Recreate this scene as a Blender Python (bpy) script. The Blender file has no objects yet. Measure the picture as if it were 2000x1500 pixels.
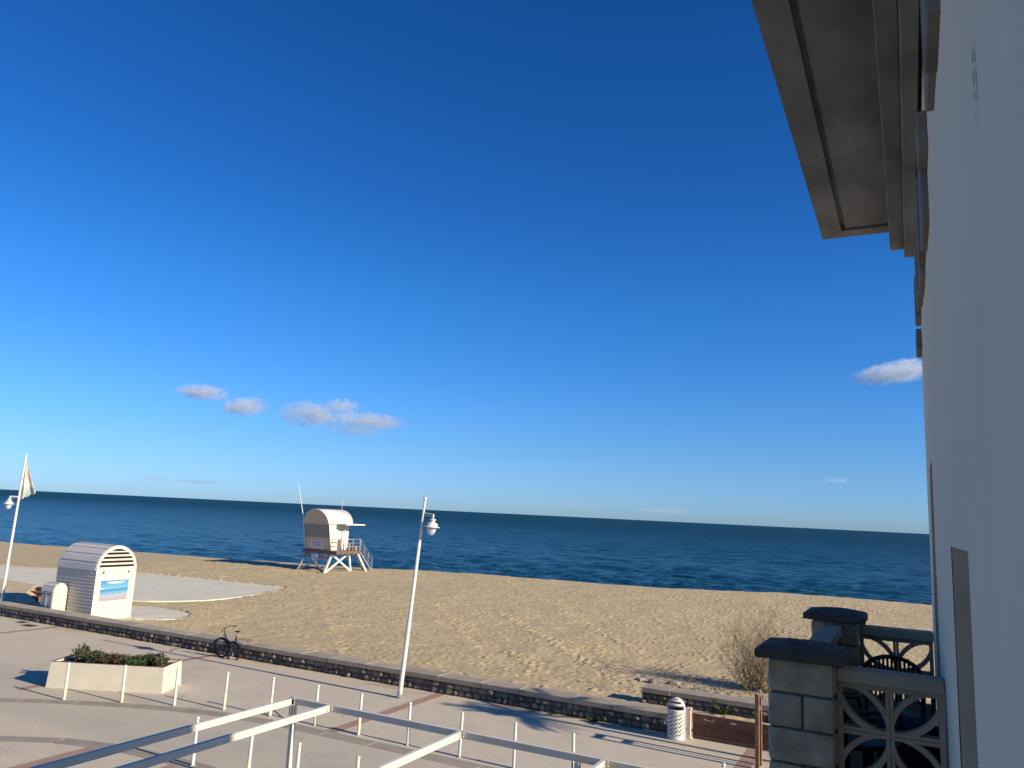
import bpy, math, random
import numpy as np
from mathutils import Matrix, Vector
random.seed(7); RNG = np.random.default_rng(7)
scene = bpy.context.scene
col = scene.collection
PI = math.pi
def rad(a): return math.radians(a)

# ------------------------------------------------------------------ camera
cam_data = bpy.data.cameras.new('camera')
cam_data.sensor_width = 36.0; cam_data.lens = 27.0
cam_data.clip_start = 0.02; cam_data.clip_end = 120000
cam = bpy.data.objects.new('camera', cam_data); col.objects.link(cam)
cam.matrix_world = Matrix.Translation((0, 0, 5.5)) @ Matrix.Rotation(rad(27.475), 4, 'Z') @ Matrix.Rotation(rad(90 + 9.583), 4, 'X') @ Matrix.Rotation(rad(2.76), 4, 'Z')
scene.camera = cam

# ------------------------------------------------------------------ sky, sun, exposure
SUN_EL = 22.0
SUN_DIR = Vector((math.cos(rad(-1.6)) * math.cos(rad(SUN_EL)), math.sin(rad(-1.6)) * math.cos(rad(SUN_EL)), math.sin(rad(SUN_EL))))
world = bpy.data.worlds.new('World'); scene.world = world; world.use_nodes = True
wn = world.node_tree; wn.nodes.clear()
wo = wn.nodes.new('ShaderNodeOutputWorld'); bg = wn.nodes.new('ShaderNodeBackground')
sky = wn.nodes.new('ShaderNodeTexSky'); sky.sky_type = 'NISHITA'; sky.sun_disc = False
sky.sun_elevation = rad(SUN_EL); sky.sun_rotation = math.atan2(SUN_DIR.x, SUN_DIR.y)
sky.altitude = 0; sky.air_density = 1.0; sky.dust_density = 0.15; sky.ozone_density = 3.0
hs = wn.nodes.new('ShaderNodeHueSaturation'); hs.inputs['Saturation'].default_value = 1.25; hs.inputs['Hue'].default_value = 0.5
# clear winter air: the same deepening of the blue all round the horizon, by height only
gz = wn.nodes.new('ShaderNodeSeparateXYZ'); gt_ = wn.nodes.new('ShaderNodeTexCoord'); wn.links.new(gt_.outputs['Generated'], gz.inputs[0])
tint = wn.nodes.new('ShaderNodeValToRGB'); wn.links.new(gz.outputs['Z'], tint.inputs['Fac'])
TINT = [(0.0, (0.26, 0.45, 1.00)), (0.022, (0.265, 0.462, 0.99)), (0.068, (0.278, 0.46, 0.81)), (0.134, (0.29, 0.505, 0.825)), (0.264, (0.241, 0.531, 0.825)), (0.386, (0.195, 0.46, 0.76)), (0.585, (0.153, 0.416, 0.672))]
while len(tint.color_ramp.elements) < len(TINT): tint.color_ramp.elements.new(0.5)
for e_, (p_, c_) in zip(tint.color_ramp.elements, TINT): e_.position = p_; e_.color = (*c_, 1)
ml = wn.nodes.new('ShaderNodeMix'); ml.data_type = 'RGBA'; ml.blend_type = 'MULTIPLY'; ml.inputs[0].default_value = 1.0
wn.links.new(sky.outputs[0], hs.inputs['Color']); wn.links.new(hs.outputs[0], ml.inputs[6]); wn.links.new(tint.outputs[0], ml.inputs[7]); wn.links.new(ml.outputs[2], bg.inputs['Color'])
bg.inputs['Strength'].default_value = 0.08 * 1.6
wn.links.new(bg.outputs[0], wo.inputs[0])
sun_d = bpy.data.lights.new('sun', 'SUN'); sun_d.energy = 5.0; sun_d.angle = rad(0.53); sun_d.color = (1.0, 0.88, 0.69)
sun = bpy.data.objects.new('sun', sun_d); col.objects.link(sun)
sun.rotation_euler = (-SUN_DIR).to_track_quat('-Z', 'Y').to_euler()
sun.location = (20, 0, 20)
scene.view_settings.view_transform = 'Standard'; scene.view_settings.look = 'None'
scene.view_settings.exposure = 0.55; scene.view_settings.gamma = 1.0; scene.view_settings.use_curve_mapping = False
scene.render.engine = 'CYCLES'
scene.cycles.use_denoising = True
scene.cycles.max_bounces = 8; scene.cycles.volume_bounces = 8; scene.cycles.transparent_max_bounces = 16

# ------------------------------------------------------------------ materials
def mat(name, c, rough=0.7, var=0.12, scale=3.0, bump=0.0, bscale=40.0, metal=0.0, c2=None, c2mix=None, spec=0.4, rand=0.0, detail=6.0, stretch=None):
    m = bpy.data.materials.new(name); m.use_nodes = True
    nt = m.node_tree; N = nt.nodes; L = nt.links
    b = N['Principled BSDF']
    b.inputs['Roughness'].default_value = rough; b.inputs['Metallic'].default_value = metal
    b.inputs['Specular IOR Level'].default_value = spec
    tc = N.new('ShaderNodeTexCoord')
    src = tc.outputs['Object']
    if stretch:
        mp = N.new('ShaderNodeMapping'); mp.inputs['Scale'].default_value = stretch
        L.new(src, mp.inputs['Vector']); src = mp.outputs[0]
    n = N.new('ShaderNodeTexNoise'); n.inputs['Scale'].default_value = scale; n.inputs['Detail'].default_value = detail
    n.inputs['Roughness'].default_value = 0.6
    L.new(src, n.inputs['Vector'])
    r = N.new('ShaderNodeValToRGB')
    a = [max(0, x * (1 - var)) for x in c]; d = list(c2) if c2 else [min(1, x * (1 + var)) for x in c]
    lo, hi = c2mix if c2mix else (0.3, 0.7)
    r.color_ramp.elements[0].position = lo; r.color_ramp.elements[0].color = (*a, 1)
    r.color_ramp.elements[1].position = hi; r.color_ramp.elements[1].color = (*d, 1)
    L.new(n.outputs['Fac'], r.inputs['Fac'])
    out = r.outputs['Color']
    if rand:
        oi = N.new('ShaderNodeObjectInfo'); mr = N.new('ShaderNodeMapRange')
        mr.inputs['To Min'].default_value = 1 - rand; mr.inputs['To Max'].default_value = 1 + rand
        L.new(oi.outputs['Random'], mr.inputs['Value'])
        vm = N.new('ShaderNodeVectorMath'); vm.operation = 'SCALE'
        L.new(out, vm.inputs[0]); L.new(mr.outputs[0], vm.inputs['Scale']); out = vm.outputs[0]
    L.new(out, b.inputs['Base Color'])
    if bump:
        n2 = N.new('ShaderNodeTexNoise'); n2.inputs['Scale'].default_value = bscale; n2.inputs['Detail'].default_value = 5
        L.new(src, n2.inputs['Vector'])
        bp = N.new('ShaderNodeBump'); bp.inputs['Strength'].default_value = bump; bp.inputs['Distance'].default_value = 0.02
        L.new(n2.outputs['Fac'], bp.inputs['Height']); L.new(bp.outputs[0], b.inputs['Normal'])
    m['_b'] = 1
    return m

MT = {}
MT['white_paint'] = mat('white_paint', (0.62, 0.59, 0.53), 0.45, 0.05, 4)
MT['white_metal'] = mat('white_metal', (0.62, 0.575, 0.48), 0.4, 0.05, 6, 0.05, 30)
MT['cream_board'] = mat('cream_board', (0.59, 0.53, 0.43), 0.6, 0.05, 2.5, 0.08, 60)
MT['roof_sheet'] = mat('roof_sheet', (0.58, 0.53, 0.47), 0.5, 0.06, 2)
MT['dark_gap'] = mat('dark_gap', (0.006, 0.006, 0.006), 0.9, 0.1, 3)
MT['yellowed'] = mat('yellowed_paint', (0.74, 0.62, 0.38), 0.55, 0.12, 9)
MT['concrete'] = mat('concrete', (0.30, 0.28, 0.25), 0.85, 0.18, 2.2, 0.25, 35)
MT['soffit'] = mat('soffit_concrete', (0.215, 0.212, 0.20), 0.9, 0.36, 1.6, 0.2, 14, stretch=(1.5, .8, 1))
MT['coping'] = mat('coping_stone', (0.36, 0.30, 0.22), 0.9, 0.2, 2.5, 0.35, 30, rand=0.12)
MT['stone'] = mat('wall_stone', (0.185, 0.15, 0.115), 0.9, 0.45, 5, 0.5, 22, rand=0.45)
MT['stone_light'] = mat('wall_stone_light', (0.26, 0.22, 0.175), 0.9, 0.3, 5, 0.5, 22, rand=0.3)
MT['mortar'] = mat('mortar', (0.09, 0.085, 0.075), 0.95, 0.2, 6, 0.4, 40)
MT['slab'] = mat('beach_slab', (0.62, 0.57, 0.44), 0.9, 0.09, 0.6, 0.2, 30)
MT['band'] = mat('band_slab', (0.30, 0.258, 0.20), 0.9, 0.14, 2, 0.15, 60, rand=0.08)
MT['red_strip'] = mat('red_strip', (0.35, 0.22, 0.16), 0.9, 0.15, 3, 0.1, 60)
MT['tan_stone'] = mat('tan_stone', (0.55, 0.42, 0.26), 0.9, 0.2, 4, 0.4, 20)
MT['brick_red'] = mat('brick_red', (0.24, 0.10, 0.05), 0.9, 0.2, 6, 0.3, 30)
MT['rust'] = mat('rusty_steel', (0.115, 0.05, 0.032), 0.75, 0.35, 5, 0.2, 40, c2=(0.17, 0.078, 0.05))
MT['brown_post'] = mat('brown_post', (0.19, 0.105, 0.055), 0.55, 0.3, 8, 0.1, 30)
MT['pink_post'] = mat('pink_post', (0.62, 0.50, 0.44), 0.7, 0.15, 9, 0.2, 30)
MT['block'] = mat('pillar_block', (0.35, 0.275, 0.18), 0.92, 0.38, 5, 0.55, 18, rand=0.1)
MT['cap'] = mat('pillar_cap', (0.080, 0.064, 0.05), 0.9, 0.4, 7, 0.5, 25)
MT['screen'] = mat('breeze_block', (0.35, 0.27, 0.18), 0.9, 0.2, 6, 0.3, 45)
MT['rail'] = mat('rail_concrete', (0.36, 0.30, 0.215), 0.9, 0.2, 4, 0.3, 35)
MT['black_plastic'] = mat('black_plastic', (0.012, 0.012, 0.016), 0.5, 0.1, 3)
MT['black_metal'] = mat('black_metal', (0.02, 0.02, 0.022), 0.45, 0.1, 3)
MT['navy'] = mat('navy_cloth', (0.012, 0.016, 0.06), 0.9, 0.15, 5)
MT['jamb'] = mat('jamb_paint', (0.62, 0.50, 0.34), 0.85, 0.12, 3, 0.15, 25)
MT['frieze'] = mat('frieze_stone', (0.21, 0.19, 0.155), 0.9, 0.2, 4, 0.3, 25, rand=0.15)
MT['door_dark'] = mat('door_dark', (0.05, 0.045, 0.04), 0.6, 0.1, 3)
MT['soil'] = mat('soil', (0.085, 0.05, 0.038), 0.95, 0.35, 8, 0.6, 30)
MT['planter'] = mat('planter_render', (0.57, 0.515, 0.41), 0.85, 0.08, 1.6, 0.1, 50)
MT['leaf_dark'] = mat('leaf_dark', (0.035, 0.055, 0.018), 0.6, 0.5, 9)
MT['leaf_brown'] = mat('leaf_brown', (0.075, 0.052, 0.028), 0.7, 0.5, 9)
MT['leaf_grey'] = mat('leaf_grey', (0.085, 0.085, 0.045), 0.7, 0.4, 9)
MT['leaf_green'] = mat('leaf_green', (0.05, 0.09, 0.02), 0.6, 0.4, 9)
MT['twig'] = mat('twig', (0.15, 0.105, 0.06), 0.85, 0.35, 6)
MT['twig_green'] = mat('twig_green', (0.19, 0.16, 0.07), 0.85, 0.35, 6)
MT['bark'] = mat('bark', (0.16, 0.12, 0.08), 0.9, 0.3, 6, 0.5, 20)
MT['timber'] = mat('deck_timber', (0.15, 0.095, 0.07), 0.85, 0.25, 5, 0.2, 30)
MT['hut_beige'] = mat('hut_beige', (0.56, 0.44, 0.32), 0.7, 0.05, 2)
MT['hut_grey'] = mat('hut_grey', (0.26, 0.255, 0.225), 0.7, 0.05, 2)
MT['hut_pale'] = mat('hut_pale_green', (0.62, 0.68, 0.50), 0.6, 0.05, 2)
MT['hut_leg'] = mat('hut_leg', (0.74, 0.74, 0.60), 0.6, 0.08, 4)
MT['hut_leg_shade_grey'] = mat('hut_leg_shade_grey', (0.20, 0.21, 0.20), 0.6, 0.08, 4)  # shade under the deck put into the leg colour; also grey for stair strings
MT['steel'] = mat('steel', (0.55, 0.56, 0.57), 0.35, 0.05, 5, metal=0.7)
MT['sign_white'] = mat('sign_white', (0.70, 0.68, 0.74), 0.5, 0.03, 3)
MT['ink_violet'] = mat('ink_violet', (0.20, 0.12, 0.30), 0.6, 0.1, 3)
MT['red_plastic'] = mat('red_plastic', (0.45, 0.03, 0.03), 0.5, 0.1, 3)
MT['orange_plastic'] = mat('orange_plastic', (0.34, 0.21, 0.10), 0.5, 0.1, 3)
MT['blue_panel'] = mat('blue_panel', (0.40, 0.42, 0.58), 0.5, 0.05, 3)
MT['rubber'] = mat('rubber', (0.015, 0.015, 0.016), 0.8, 0.1, 3)
MT['bike_frame'] = mat('bike_frame', (0.02, 0.022, 0.03), 0.35, 0.1, 3)
MT['rock_grey'] = mat('rock_grey', (0.22, 0.20, 0.20), 0.9, 0.3, 4, 0.5, 15)
MT['rock_pink'] = mat('rock_pink', (0.36, 0.29, 0.23), 0.9, 0.25, 4, 0.5, 15)
MT['iron'] = mat('cast_iron', (0.07, 0.06, 0.055), 0.7, 0.25, 6, 0.4, 20)
MT['ink_white'] = mat('ink_white', (0.85, 0.87, 0.9), 0.5, 0.02, 3)
MT['clear_tube'] = mat('wire_white', (0.7, 0.68, 0.6), 0.4, 0.05, 3)

def glass_mat():
    m = bpy.data.materials.new('lamp_glass'); m.use_nodes = True
    b = m.node_tree.nodes['Principled BSDF']
    b.inputs['Base Color'].default_value = (0.75, 0.76, 0.80, 1); b.inputs['Roughness'].default_value = 0.25
    b.inputs['Transmission Weight'].default_value = 0.45; b.inputs['IOR'].default_value = 1.2
    return m
MT['glass'] = glass_mat()

def new_mat(name):
    m = bpy.data.materials.new(name); m.use_nodes = True
    nt = m.node_tree
    return m, nt.nodes, nt.links, nt.nodes['Principled BSDF']
def noise(N, L, src, scale, detail=5, rough=0.6, dist=0.0):
    n = N.new('ShaderNodeTexNoise'); n.inputs['Scale'].default_value = scale; n.inputs['Detail'].default_value = detail
    n.inputs['Roughness'].default_value = rough; n.inputs['Distortion'].default_value = dist
    L.new(src, n.inputs['Vector']); return n.outputs['Fac']
def ramp(N, L, src, stops):
    r = N.new('ShaderNodeValToRGB')
    while len(r.color_ramp.elements) < len(stops): r.color_ramp.elements.new(0.5)
    for e, (p, c) in zip(r.color_ramp.elements, stops):
        e.position = p; e.color = (*c, 1) if len(c) == 3 else c
    L.new(src, r.inputs['Fac']); return r.outputs['Color']
def mixc(N, L, fac, a, b, mode='MIX'):
    x = N.new('ShaderNodeMix'); x.data_type = 'RGBA'; x.blend_type = mode
    for s, v in ((x.inputs[0], fac), (x.inputs[6], a), (x.inputs[7], b)):
        if hasattr(v, 'links'): L.new(v, s)
        elif isinstance(v, (int, float)): s.default_value = v
        else: s.default_value = (*v, 1)
    return x.outputs[2]
def mapping(N, L, src, scale=(1, 1, 1), loc=(0, 0, 0), rot=(0, 0, 0)):
    mp = N.new('ShaderNodeMapping'); mp.inputs['Scale'].default_value = scale
    mp.inputs['Location'].default_value = loc; mp.inputs['Rotation'].default_value = rot
    L.new(src, mp.inputs['Vector']); return mp.outputs[0]
def math_n(N, L, op, a, b=None):
    x = N.new('ShaderNodeMath'); x.operation = op
    for i, v in enumerate((a, b)):
        if v is None: continue
        if hasattr(v, 'links'): L.new(v, x.inputs[i])
        else: x.inputs[i].default_value = v
    return x.outputs[0]
def bump(N, L, h, strength, dist, normal=None):
    bp = N.new('ShaderNodeBump'); bp.inputs['Strength'].default_value = strength; bp.inputs['Distance'].default_value = dist
    L.new(h, bp.inputs['Height'])
    if normal: L.new(normal, bp.inputs['Normal'])
    return bp.outputs[0]

def promenade_mat():
    m, N, L, b = new_mat('promenade_concrete')
    P = N.new('ShaderNodeTexCoord').outputs['Object']
    big = noise(N, L, P, 0.22, 5); mid = noise(N, L, P, 1.3, 6, 0.65); fine = noise(N, L, P, 26, 3, 0.7)
    c = ramp(N, L, big, [(0.3, (0.475, 0.399, 0.299)), (0.7, (0.582, 0.501, 0.372))])
    c = mixc(N, L, 0.6, c, ramp(N, L, mid, [(0.3, (0.404, 0.345, 0.262)), (0.7, (0.630, 0.536, 0.394))]))
    c = mixc(N, L, 0.55, c, ramp(N, L, fine, [(0.32, (0.333, 0.286, 0.221)), (0.5, (0.558, 0.477, 0.356)), (0.7, (0.713, 0.631, 0.483))]), 'MIX')
    # greyer traffic lane between the two bands (worn by wheels)
    sep = N.new('ShaderNodeSeparateXYZ'); L.new(P, sep.inputs[0])
    lane = N.new('ShaderNodeMapRange'); lane.interpolation_type = 'SMOOTHSTEP'
    dist = math_n(N, L, 'ABSOLUTE', math_n(N, L, 'SUBTRACT', sep.outputs['Y'], 14.0))
    L.new(dist, lane.inputs['Value']); lane.inputs['From Min'].default_value = 2.0; lane.inputs['From Max'].default_value = 1.2
    st = noise(N, L, mapping(N, L, P, (0.5, 1.6, 1)), 0.7, 5)
    lf = math_n(N, L, 'MULTIPLY', lane.outputs[0], math_n(N, L, 'ADD', 0.1, math_n(N, L, 'MULTIPLY', st, 0.7)))
    c = mixc(N, L, lf, c, (0.392, 0.358, 0.283))
    # wind-blown sand along the wall foot
    sd = N.new('ShaderNodeMapRange'); sd.interpolation_type = 'SMOOTHSTEP'
    wob = noise(N, L, mapping(N, L, P, (0.28, 1, 1)), 1.0, 5, 0.7)
    yy = math_n(N, L, 'ADD', sep.outputs['Y'], math_n(N, L, 'MULTIPLY', math_n(N, L, 'SUBTRACT', wob, 0.56), 5.0))
    L.new(yy, sd.inputs['Value']); sd.inputs['From Min'].default_value = 20.6; sd.inputs['From Max'].default_value = 20.95
    c = mixc(N, L, math_n(N, L, 'MULTIPLY', sd.outputs[0], 0.8), c, (0.428, 0.345, 0.199))
    # old stains
    stn = ramp(N, L, noise(N, L, mapping(N, L, P, (1, 1, 1), (31, 7, 0)), 0.55, 6, 0.7), [(0.54, (0, 0, 0)), (0.70, (1, 1, 1))])
    c = mixc(N, L, math_n(N, L, 'MULTIPLY', stn, 0.5), c, (0.34, 0.29, 0.235))
    # dirt specks
    vo = N.new('ShaderNodeTexVoronoi'); vo.inputs['Scale'].default_value = 0.9; L.new(P, vo.inputs['Vector'])
    spk = N.new('ShaderNodeMapRange'); L.new(vo.outputs['Distance'], spk.inputs['Value'])
    spk.inputs['From Min'].default_value = 0.05; spk.inputs['From Max'].default_value = 0.03
    c = mixc(N, L, math_n(N, L, 'MULTIPLY', spk.outputs[0], 0.55), c, (0.143, 0.119, 0.089))
    L.new(c, b.inputs['Base Color']); b.inputs['Roughness'].default_value = 0.88; b.inputs['Specular IOR Level'].default_value = 0.25
    L.new(bump(N, L, fine, 0.35, 0.01), b.inputs['Normal'])
    return m
MT['promenade'] = promenade_mat()

def sand_mat():
    m, N, L, b = new_mat('beach_sand')
    P = N.new('ShaderNodeTexCoord').outputs['Object']
    big = noise(N, L, P, 0.06, 4); mid = noise(N, L, P, 0.9, 5, 0.65); fine = noise(N, L, P, 9, 5, 0.75)
    c = ramp(N, L, big, [(0.3, (0.453, 0.354, 0.201)), (0.7, (0.520, 0.411, 0.243))])
    c = mixc(N, L, 0.22, c, ramp(N, L, mid, [(0.3, (0.366, 0.283, 0.162)), (0.7, (0.579, 0.462, 0.275))]))
    c = mixc(N, L, 0.35, c, ramp(N, L, fine, [(0.35, (0.317, 0.245, 0.137)), (0.6, (0.579, 0.462, 0.275))]))  # dark specks put small pit shadows into the sand colour
    L.new(c, b.inputs['Base Color']); b.inputs['Roughness'].default_value = 0.95; b.inputs['Specular IOR Level'].default_value = 0.15
    h = noise(N, L, P, 5.5, 5, 0.7)
    n1 = bump(N, L, h, 0.42, 0.06)
    L.new(bump(N, L, fine, 0.5, 0.02, n1), b.inputs['Normal'])
    return m
MT['sand'] = sand_mat()

def sea_mat():
    m, N, L, b = new_mat('sea_water')
    P = N.new('ShaderNodeTexCoord').outputs['Object']
    # deep and shoaling water, drawn out along the shore
    S = mapping(N, L, P, (0.10, 1, 1), rot=(0, 0, rad(-14)))
    patch = noise(N, L, S, 0.018, 5, 0.6); pat2 = noise(N, L, S, 0.09, 5, 0.6)
    c = ramp(N, L, patch, [(0.35, (0.003, 0.034, 0.060)), (0.65, (0.005, 0.054, 0.084))])
    c = mixc(N, L, 0.4, c, ramp(N, L, pat2, [(0.35, (0.002, 0.024, 0.042)), (0.65, (0.010, 0.076, 0.100))]))
    sy = N.new('ShaderNodeSeparateXYZ'); L.new(P, sy.inputs[0])
    off = N.new('ShaderNodeMapRange'); L.new(sy.outputs['Y'], off.inputs['Value']); off.inputs['From Min'].default_value = 75; off.inputs['From Max'].default_value = 600
    off.inputs['To Min'].default_value = 0.22; off.inputs['To Max'].default_value = 0.52
    L.new(off.outputs[0], b.inputs['Roughness'])
    deep = N.new('ShaderNodeMapRange'); L.new(sy.outputs['Y'], deep.inputs['Value']); deep.inputs['From Min'].default_value = 70; deep.inputs['From Max'].default_value = 260
    c = mixc(N, L, deep.outputs[0], mixc(N, L, 0.40, c, (0.010, 0.080, 0.12)), c)
    L.new(c, b.inputs['Base Color'])
    b.inputs['IOR'].default_value = 1.33; b.inputs['Specular IOR Level'].default_value = 0.30
    W = mapping(N, L, P, (0.33, 1, 1), rot=(0, 0, rad(-14)))
    w1 = noise(N, L, W, 0.55, 5, 0.6, 0.3); w2 = noise(N, L, W, 2.2, 4, 0.6, 0.2)
    n1 = bump(N, L, w1, 1.0, 1.5)
    L.new(bump(N, L, w2, 0.9, 0.4, n1), b.inputs['Normal'])
    return m
MT['sea'] = sea_mat()

def stucco_mat():
    m, N, L, b = new_mat('white_stucco')
    P = N.new('ShaderNodeTexCoord').outputs['Object']
    c = ramp(N, L, noise(N, L, P, 0.8, 6), [(0.3, (0.83, 0.645, 0.445)), (0.7, (0.89, 0.705, 0.495))])
    st = noise(N, L, mapping(N, L, P, (1, 1.6, 0.30)), 1.5, 7, 0.7)
    c = mixc(N, L, math_n(N, L, 'MULTIPLY', ramp(N, L, st, [(0.50, (0, 0, 0)), (0.85, (1, 1, 1))]), 0.20), c, (0.40, 0.38, 0.35))
    vo = N.new('ShaderNodeTexVoronoi'); vo.inputs['Scale'].default_value = 7.5; vo.inputs['Randomness'].default_value = 1.0; L.new(P, vo.inputs['Vector'])
    sp = N.new('ShaderNodeMapRange'); L.new(vo.outputs['Distance'], sp.inputs['Value']); sp.inputs['From Min'].default_value = 0.075; sp.inputs['From Max'].default_value = 0.045
    c = mixc(N, L, math_n(N, L, 'MULTIPLY', sp.outputs[0], ramp(N, L, noise(N, L, P, 1.1, 3), [(0.5, (0, 0, 0)), (0.6, (0.55, 0.55, 0.55))])), c, (0.22, 0.17, 0.13))
    L.new(c, b.inputs['Base Color']); b.inputs['Roughness'].default_value = 0.9; b.inputs['Specular IOR Level'].default_value = 0.2
    n1 = bump(N, L, noise(N, L, P, 9, 4), 0.35, 0.03)
    L.new(bump(N, L, noise(N, L, P, 70, 4, 0.7), 0.6, 0.006, n1), b.inputs['Normal'])
    return m
MT['stucco'] = stucco_mat()

def poster_mat():
    m, N, L, b = new_mat('poster_print')
    tc = N.new('ShaderNodeTexCoord').outputs['Generated']
    sep = N.new('ShaderNodeSeparateXYZ'); L.new(tc, sep.inputs[0])
    w = math_n(N, L, 'ADD', sep.outputs['Z'], math_n(N, L, 'MULTIPLY', math_n(N, L, 'SUBTRACT', noise(N, L, tc, 4, 3), 0.5), 0.10))
    w = math_n(N, L, 'ADD', w, math_n(N, L, 'MULTIPLY', sep.outputs['Y'], -0.06))
    c = ramp(N, L, w, [(0.0, (0.310, 0.275, 0.314)), (0.20, (0.340, 0.310, 0.347)), (0.25, (0.275, 0.340, 0.403)), (0.38, (0.125, 0.300, 0.437)), (0.48, (0.040, 0.210, 0.381)), (0.53, (0.030, 0.190, 0.370)), (0.56, (0.160, 0.330, 0.459)), (0.72, (0.110, 0.300, 0.448)), (1.0, (0.025, 0.200, 0.370))])
    L.new(c, b.inputs['Base Color']); b.inputs['Roughness'].default_value = 0.4
    return m
MT['poster'] = poster_mat()

def flag_mat():
    m, N, L, b = new_mat('flag_cloth')
    tc = N.new('ShaderNodeTexCoord').outputs['Generated']
    sep = N.new('ShaderNodeSeparateXYZ'); L.new(tc, sep.inputs[0])
    c = ramp(N, L, noise(N, L, mapping(N, L, tc, (6, 1, 1.2)), 1.5, 3), [(0.42, (0.62, 0.59, 0.53)), (0.48, (0.46, 0.35, 0.25)), (0.54, (0.44, 0.34, 0.25)), (0.58, (0.60, 0.57, 0.52))])
    t = math_n(N, L, 'MULTIPLY', ramp(N, L, sep.outputs['Z'], [(0.05, (0, 0, 0)), (0.12, (1, 1, 1)), (0.30, (1, 1, 1)), (0.36, (0, 0, 0))]), ramp(N, L, noise(N, L, tc, 6, 3), [(0.45, (0, 0, 0)), (0.55, (1, 1, 1))]))
    c = mixc(N, L, t, c, (0.16, 0.34, 0.33))
    L.new(c, b.inputs['Base Color']); b.inputs['Roughness'].default_value = 0.9
    return m
MT['flag'] = flag_mat()

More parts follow.
